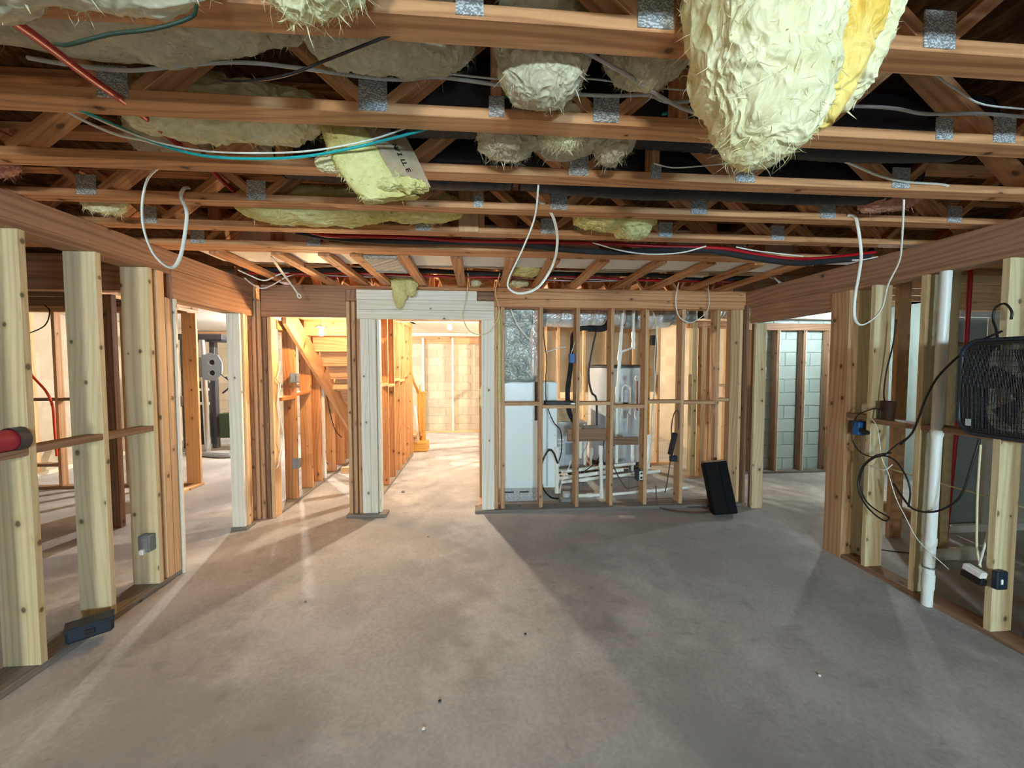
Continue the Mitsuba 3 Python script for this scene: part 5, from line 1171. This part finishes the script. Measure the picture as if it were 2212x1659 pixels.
cable('white_cable', 'white cable slanting to the near right stud above the navy box', [(3.499,2.3,0.907), (3.362,2.25,0.835), (3.186,2.2,0.68), (3.012,2.12,0.504), (2.952,2.09,0.445)], .006, 'cable_white')
cable('thin_cable', 'taut white cables crossing behind the right studs', [(3.22, 2.9, .82), (3.24, 2.5, .80), (3.22, 2.1, .79), (3.2, 1.6, .74)], .005, 'cable_cream')
# right room
rigid('orange_pipe', 'red vertical water tube behind the right studs', [(4.349, 3.25, 2.5), (4.335, 3.25, 1.6), (4.28, 3.25, .9), (4.234, 3.25, .05)], .017, 'pex_red')
k = thing('timber_post', 'pale vertical board in the right room behind the white standpipe', 'post')
put(pk(k, 'board'), bx((4.012, 3.12, 0), (4.091, 3.21, 2.47)), 'wood_yellow')
put(pk(k, 'dark_edge'), bx((3.972, 3.13, 0), (4.01, 3.2, 2.47)), 'wood_brown')
k = thing('timber_post', 'brown vertical post in the right room left of the white standpipe', 'post')
put(pk(k, 'board'), bx((3.865, 3.42, 0), (3.988, 3.46, 2.47)), 'wood_stud')
k = thing('floor_pipe', 'white drain pipe lying on the right room floor', 'pipe')
put(pk(k, 'pipe'), cyl((3.72, 2.98, .05), (4.15, 2.98, .05), .045, 18), 'pvc', smooth=40)
put(pk(k, 'coupling'), cyl((3.98, 2.98, .05), (4.15, 2.98, .05), .056, 18), 'pvc', smooth=40)
put(pk(k, 'elbow'), cyl((3.72, 2.98, .05), (3.72, 2.98, .15), .05, 18), 'pvc', smooth=40)
for xx, nm in ((3.42, 'floor_scrap'),):
    cable('thin_cable', 'thin wire lying on the right room floor', [(3.5, 3.2, .006), (3.8, 3.1, .006), (4.0, 3.25, .006)], .004, 'cable_black')

# ------------------------------------------------------------------ left wall things
k = thing('red_tool', 'red and dark object lying on the blocking at the left edge', 'tool')
put(pk(k, 'red_body'), cyl((-2.36, 2.10, 1.255), (-2.36, 2.235, 1.255), .055, 22), 'plastic_red', smooth=40)
put(pk(k, 'black_sleeve'), lathe([(.058, 0), (.062, 0), (.062, .05), (.058, .05)], (-2.36, 2.2, 1.255), (0, 1, 0), 22), 'steel_dark', smooth=40)
k = thing('floor_box', 'dark blue grey box lying at the foot of the second left stud', 'box')
m = bx((-.10, -.05, 0), (.10, .05, .085), .014)
for nm, mm, mt in (('body', m, 'plastic_navy'), ('lid', bx((-.103, -.053, .07), (.103, .053, .092), .008), 'plastic_navy'), ('latch', bx((-.02, -.056, .03), (.02, -.05, .06), .003), 'plastic_black')):
    mm = mm.copy(); mm.apply_transform(trimesh.transformations.translation_matrix([-2.30, 2.50, .039]) @ trimesh.transformations.rotation_matrix(.7, [0, 0, 1])); put(pk(k, nm), mm, mt)
k = thing('left_outlet', 'grey outlet box with white plug on the left corner studs', 'outlet')
put(pk(k, 'box'), bx((-2.42, 2.995, .30), (-2.345, 3.058, .42), .005), 'box_grey')
put(pk(k, 'plug'), bx((-2.40, 2.97, .29), (-2.37, 2.998, .33), .006), 'plastic_white')
put(pk(k, 'cover'), bx((-2.415, 2.99, .31), (-2.35, 2.996, .41), .002), 'steel_grey')
cable('orange_wire', 'orange wire drooping in front of the left block wall', [(-5.86, 5.66, 2.3), (-5.865, 5.66, 2.0), (-5.87, 5.66, 1.75), (-5.75, 5.66, 1.5), (-5.6, 5.66, 1.3), (-5.53, 5.66, 1.1), (-5.52, 5.66, .8), (-5.51, 5.66, .45)], .013, 'wire_orange', sides=6)
cable('black_wire', 'thin black wire loop high in the left room', [(-6.0, 5.6, 2.35), (-6.05, 5.5, 2.15), (-5.8, 5.45, 1.98), (-5.4, 5.45, 2.1), (-5.35, 5.5, 2.3), (-5.5, 5.6, 2.4)], .006, 'cable_black', sides=6)
pvc('drain_pipe', 'white pipe stub at the foot of the left block wall', [[(-6.42, 6.6, .42), (-5.9, 6.6, .46)]], .05, [((-5.98, 6.6, .455), (-5.88, 6.6, .46))])

# ------------------------------------------------------------------ exercise machine
k = thing('exercise_machine', 'black and silver cable exercise machine seen through the left opening', 'exercise machine')
gx, gy = -4.97, 7.6
for x, y in ((gx - .08, gy + .5), (gx - .6, gy + .5)):
    put(pk(k, 'upright'), bx((x - .05, y - .05, .05), (x + .05, y + .05, 2.18), .008), 'steel_dark')
for s in (0,): put(pk(k, 'guide_tube'), cyl((gx + .02, gy + .1, .08), (gx - .02, gy + .1, 2.1), .05, 18), 'chrome', smooth=40)
put(pk(k, 'guide_tube'), cyl((gx - .3, gy + .2, .08), (gx - .3, gy + .2, 2.1), .035, 14), 'chrome', smooth=40)
put(pk(k, 'top_beam'), cyl((gx - .1, gy + .12, 2.12), (gx + .9, gy + .5, 2.10), .055, 16), 'steel_dark', smooth=40)
put(pk(k, 'top_beam'), bx((gx - .5, gy + .05, 2.1), (gx + .35, gy + .18, 2.2), .01), 'steel_dark')
put(pk(k, 'carriage'), bx((gx - .10, gy + .02, 1.42), (gx + .10, gy + .2, 1.78), .02), 'steel_grey')
pl = Polygon([(-.14, -.2), (.05, -.22), (.15, -.1), (.16, .08), (.1, .2), (-.02, .24), (-.14, .2)])
from shapely.geometry import Point
pl = pl.buffer(.02).difference(Point(0, .09).buffer(.055)).difference(Point(0, -.1).buffer(.055))
m = trimesh.creation.extrude_polygon(pl, .03, engine='earcut'); m.vertices = np.stack([m.vertices[:, 0] + gx + .2, m.vertices[:, 2] + gy - .02, m.vertices[:, 1] + 1.60], 1); m.fix_normals()
put(pk(k, 'pulley_plate'), m, 'box_grey')
for z in (1.69, 1.50): put(pk(k, 'pulley'), lathe([(.001, 0), (.02, 0), (.048, .005), (.048, .02), (.02, .025), (.001, .025)], (gx + .2, gy, z), (0, 1, 0), 18), 'plastic_black', smooth=40)
put(pk(k, 'cable'), tube([(gx + .30, gy - .01, 1.52), (gx + .42, gy - .02, 1.42), (gx + .50, gy - .02, 1.36)], .008, 6), 'cable_black', smooth=True)
put(pk(k, 'handle'), tube([(gx + .44, gy - .02, 1.43), (gx + .55, gy - .02, 1.28), (gx + .38, gy - .02, 1.14)], .016, 8, smooth_path=False), 'plastic_black', smooth=True)
put(pk(k, 'weight_stack'), bx((gx - .25, gy + .3, .15), (gx - .08, gy + .55, 1.3), .01), 'plastic_black')
for i in range(7): put(pk(k, 'plate_label'), bx((gx - .22, gy + .285, .9 + .13 * i), (gx - .05, gy + .30, .95 + .13 * i), .002), 'green_weight' if i % 2 else 'plastic_white')
put(pk(k, 'weight_shroud'), bx((gx + .02, gy + .42, .25), (gx + .5, gy + .6, .72), .015), 'green_weight')
put(pk(k, 'brace_bar'), cyl((gx + .35, gy + .5, .98), (gx + .95, gy + .55, .98), .028, 12), 'plastic_black', smooth=40)
put(pk(k, 'lower_frame'), cyl((gx + .2, gy + .5, .12), (gx + .9, gy + .5, .12), .045, 12), 'steel_dark', smooth=40)
put(pk(k, 'base_foot'), tube([(gx - .3, gy + .05, .045), (gx + .15, gy - .1, .045), (gx + .42, gy - .2, .045), (gx + .6, gy - .15, .045), (gx + .8, gy + .2, .045)], .045, 12), 'steel_grey', smooth=True)
k = thing('switch_box', 'brown electrical box on the stud beside the exercise room opening', 'electrical box')
put(pk(k, 'box'), bx((-3.765, 5.27, 1.12), (-3.70, 5.335, 1.25), .005), 'shelf_dark')
put(pk(k, 'switch'), bx((-3.72, 5.262, 1.16), (-3.705, 5.272, 1.2), .002), 'plastic_white')
cable('white_cable', 'thin white cable on the studs beside the exercise room opening', [(-3.76, 5.32, 2.28), (-3.74, 5.31, 2.05), (-3.72, 5.3, 1.8), (-3.75, 5.31, 1.5), (-3.74, 5.3, 1.26)], .007, 'cable_white', sides=6)
for i, p in enumerate(((-1.202,2.804,0), (-0.49,3.797,0), (-0.197,1.897,0), (-0.255,1.752,0), (0.274,2.347,0), (1.778,1.895,0))):
    k = thing('floor_crumb', ['dark crumb left of the middle of the floor', 'small clod before the passage on the main floor', 'dark chip on the near bluish floor', 'pale chip beside the dark chip on the near floor', 'dark fleck in the middle of the floor', 'pale chip at the right of the floor'][i], 'debris')
    put(k, fluff(np.array(p) + [0, 0, .004], (.007, .006, .004), 80 + i, sub=2, amp=.4), 'cable_black' if i in (2, 4) else 'plastic_white' if i in (3, 5) else 'wood_foot', smooth=True)
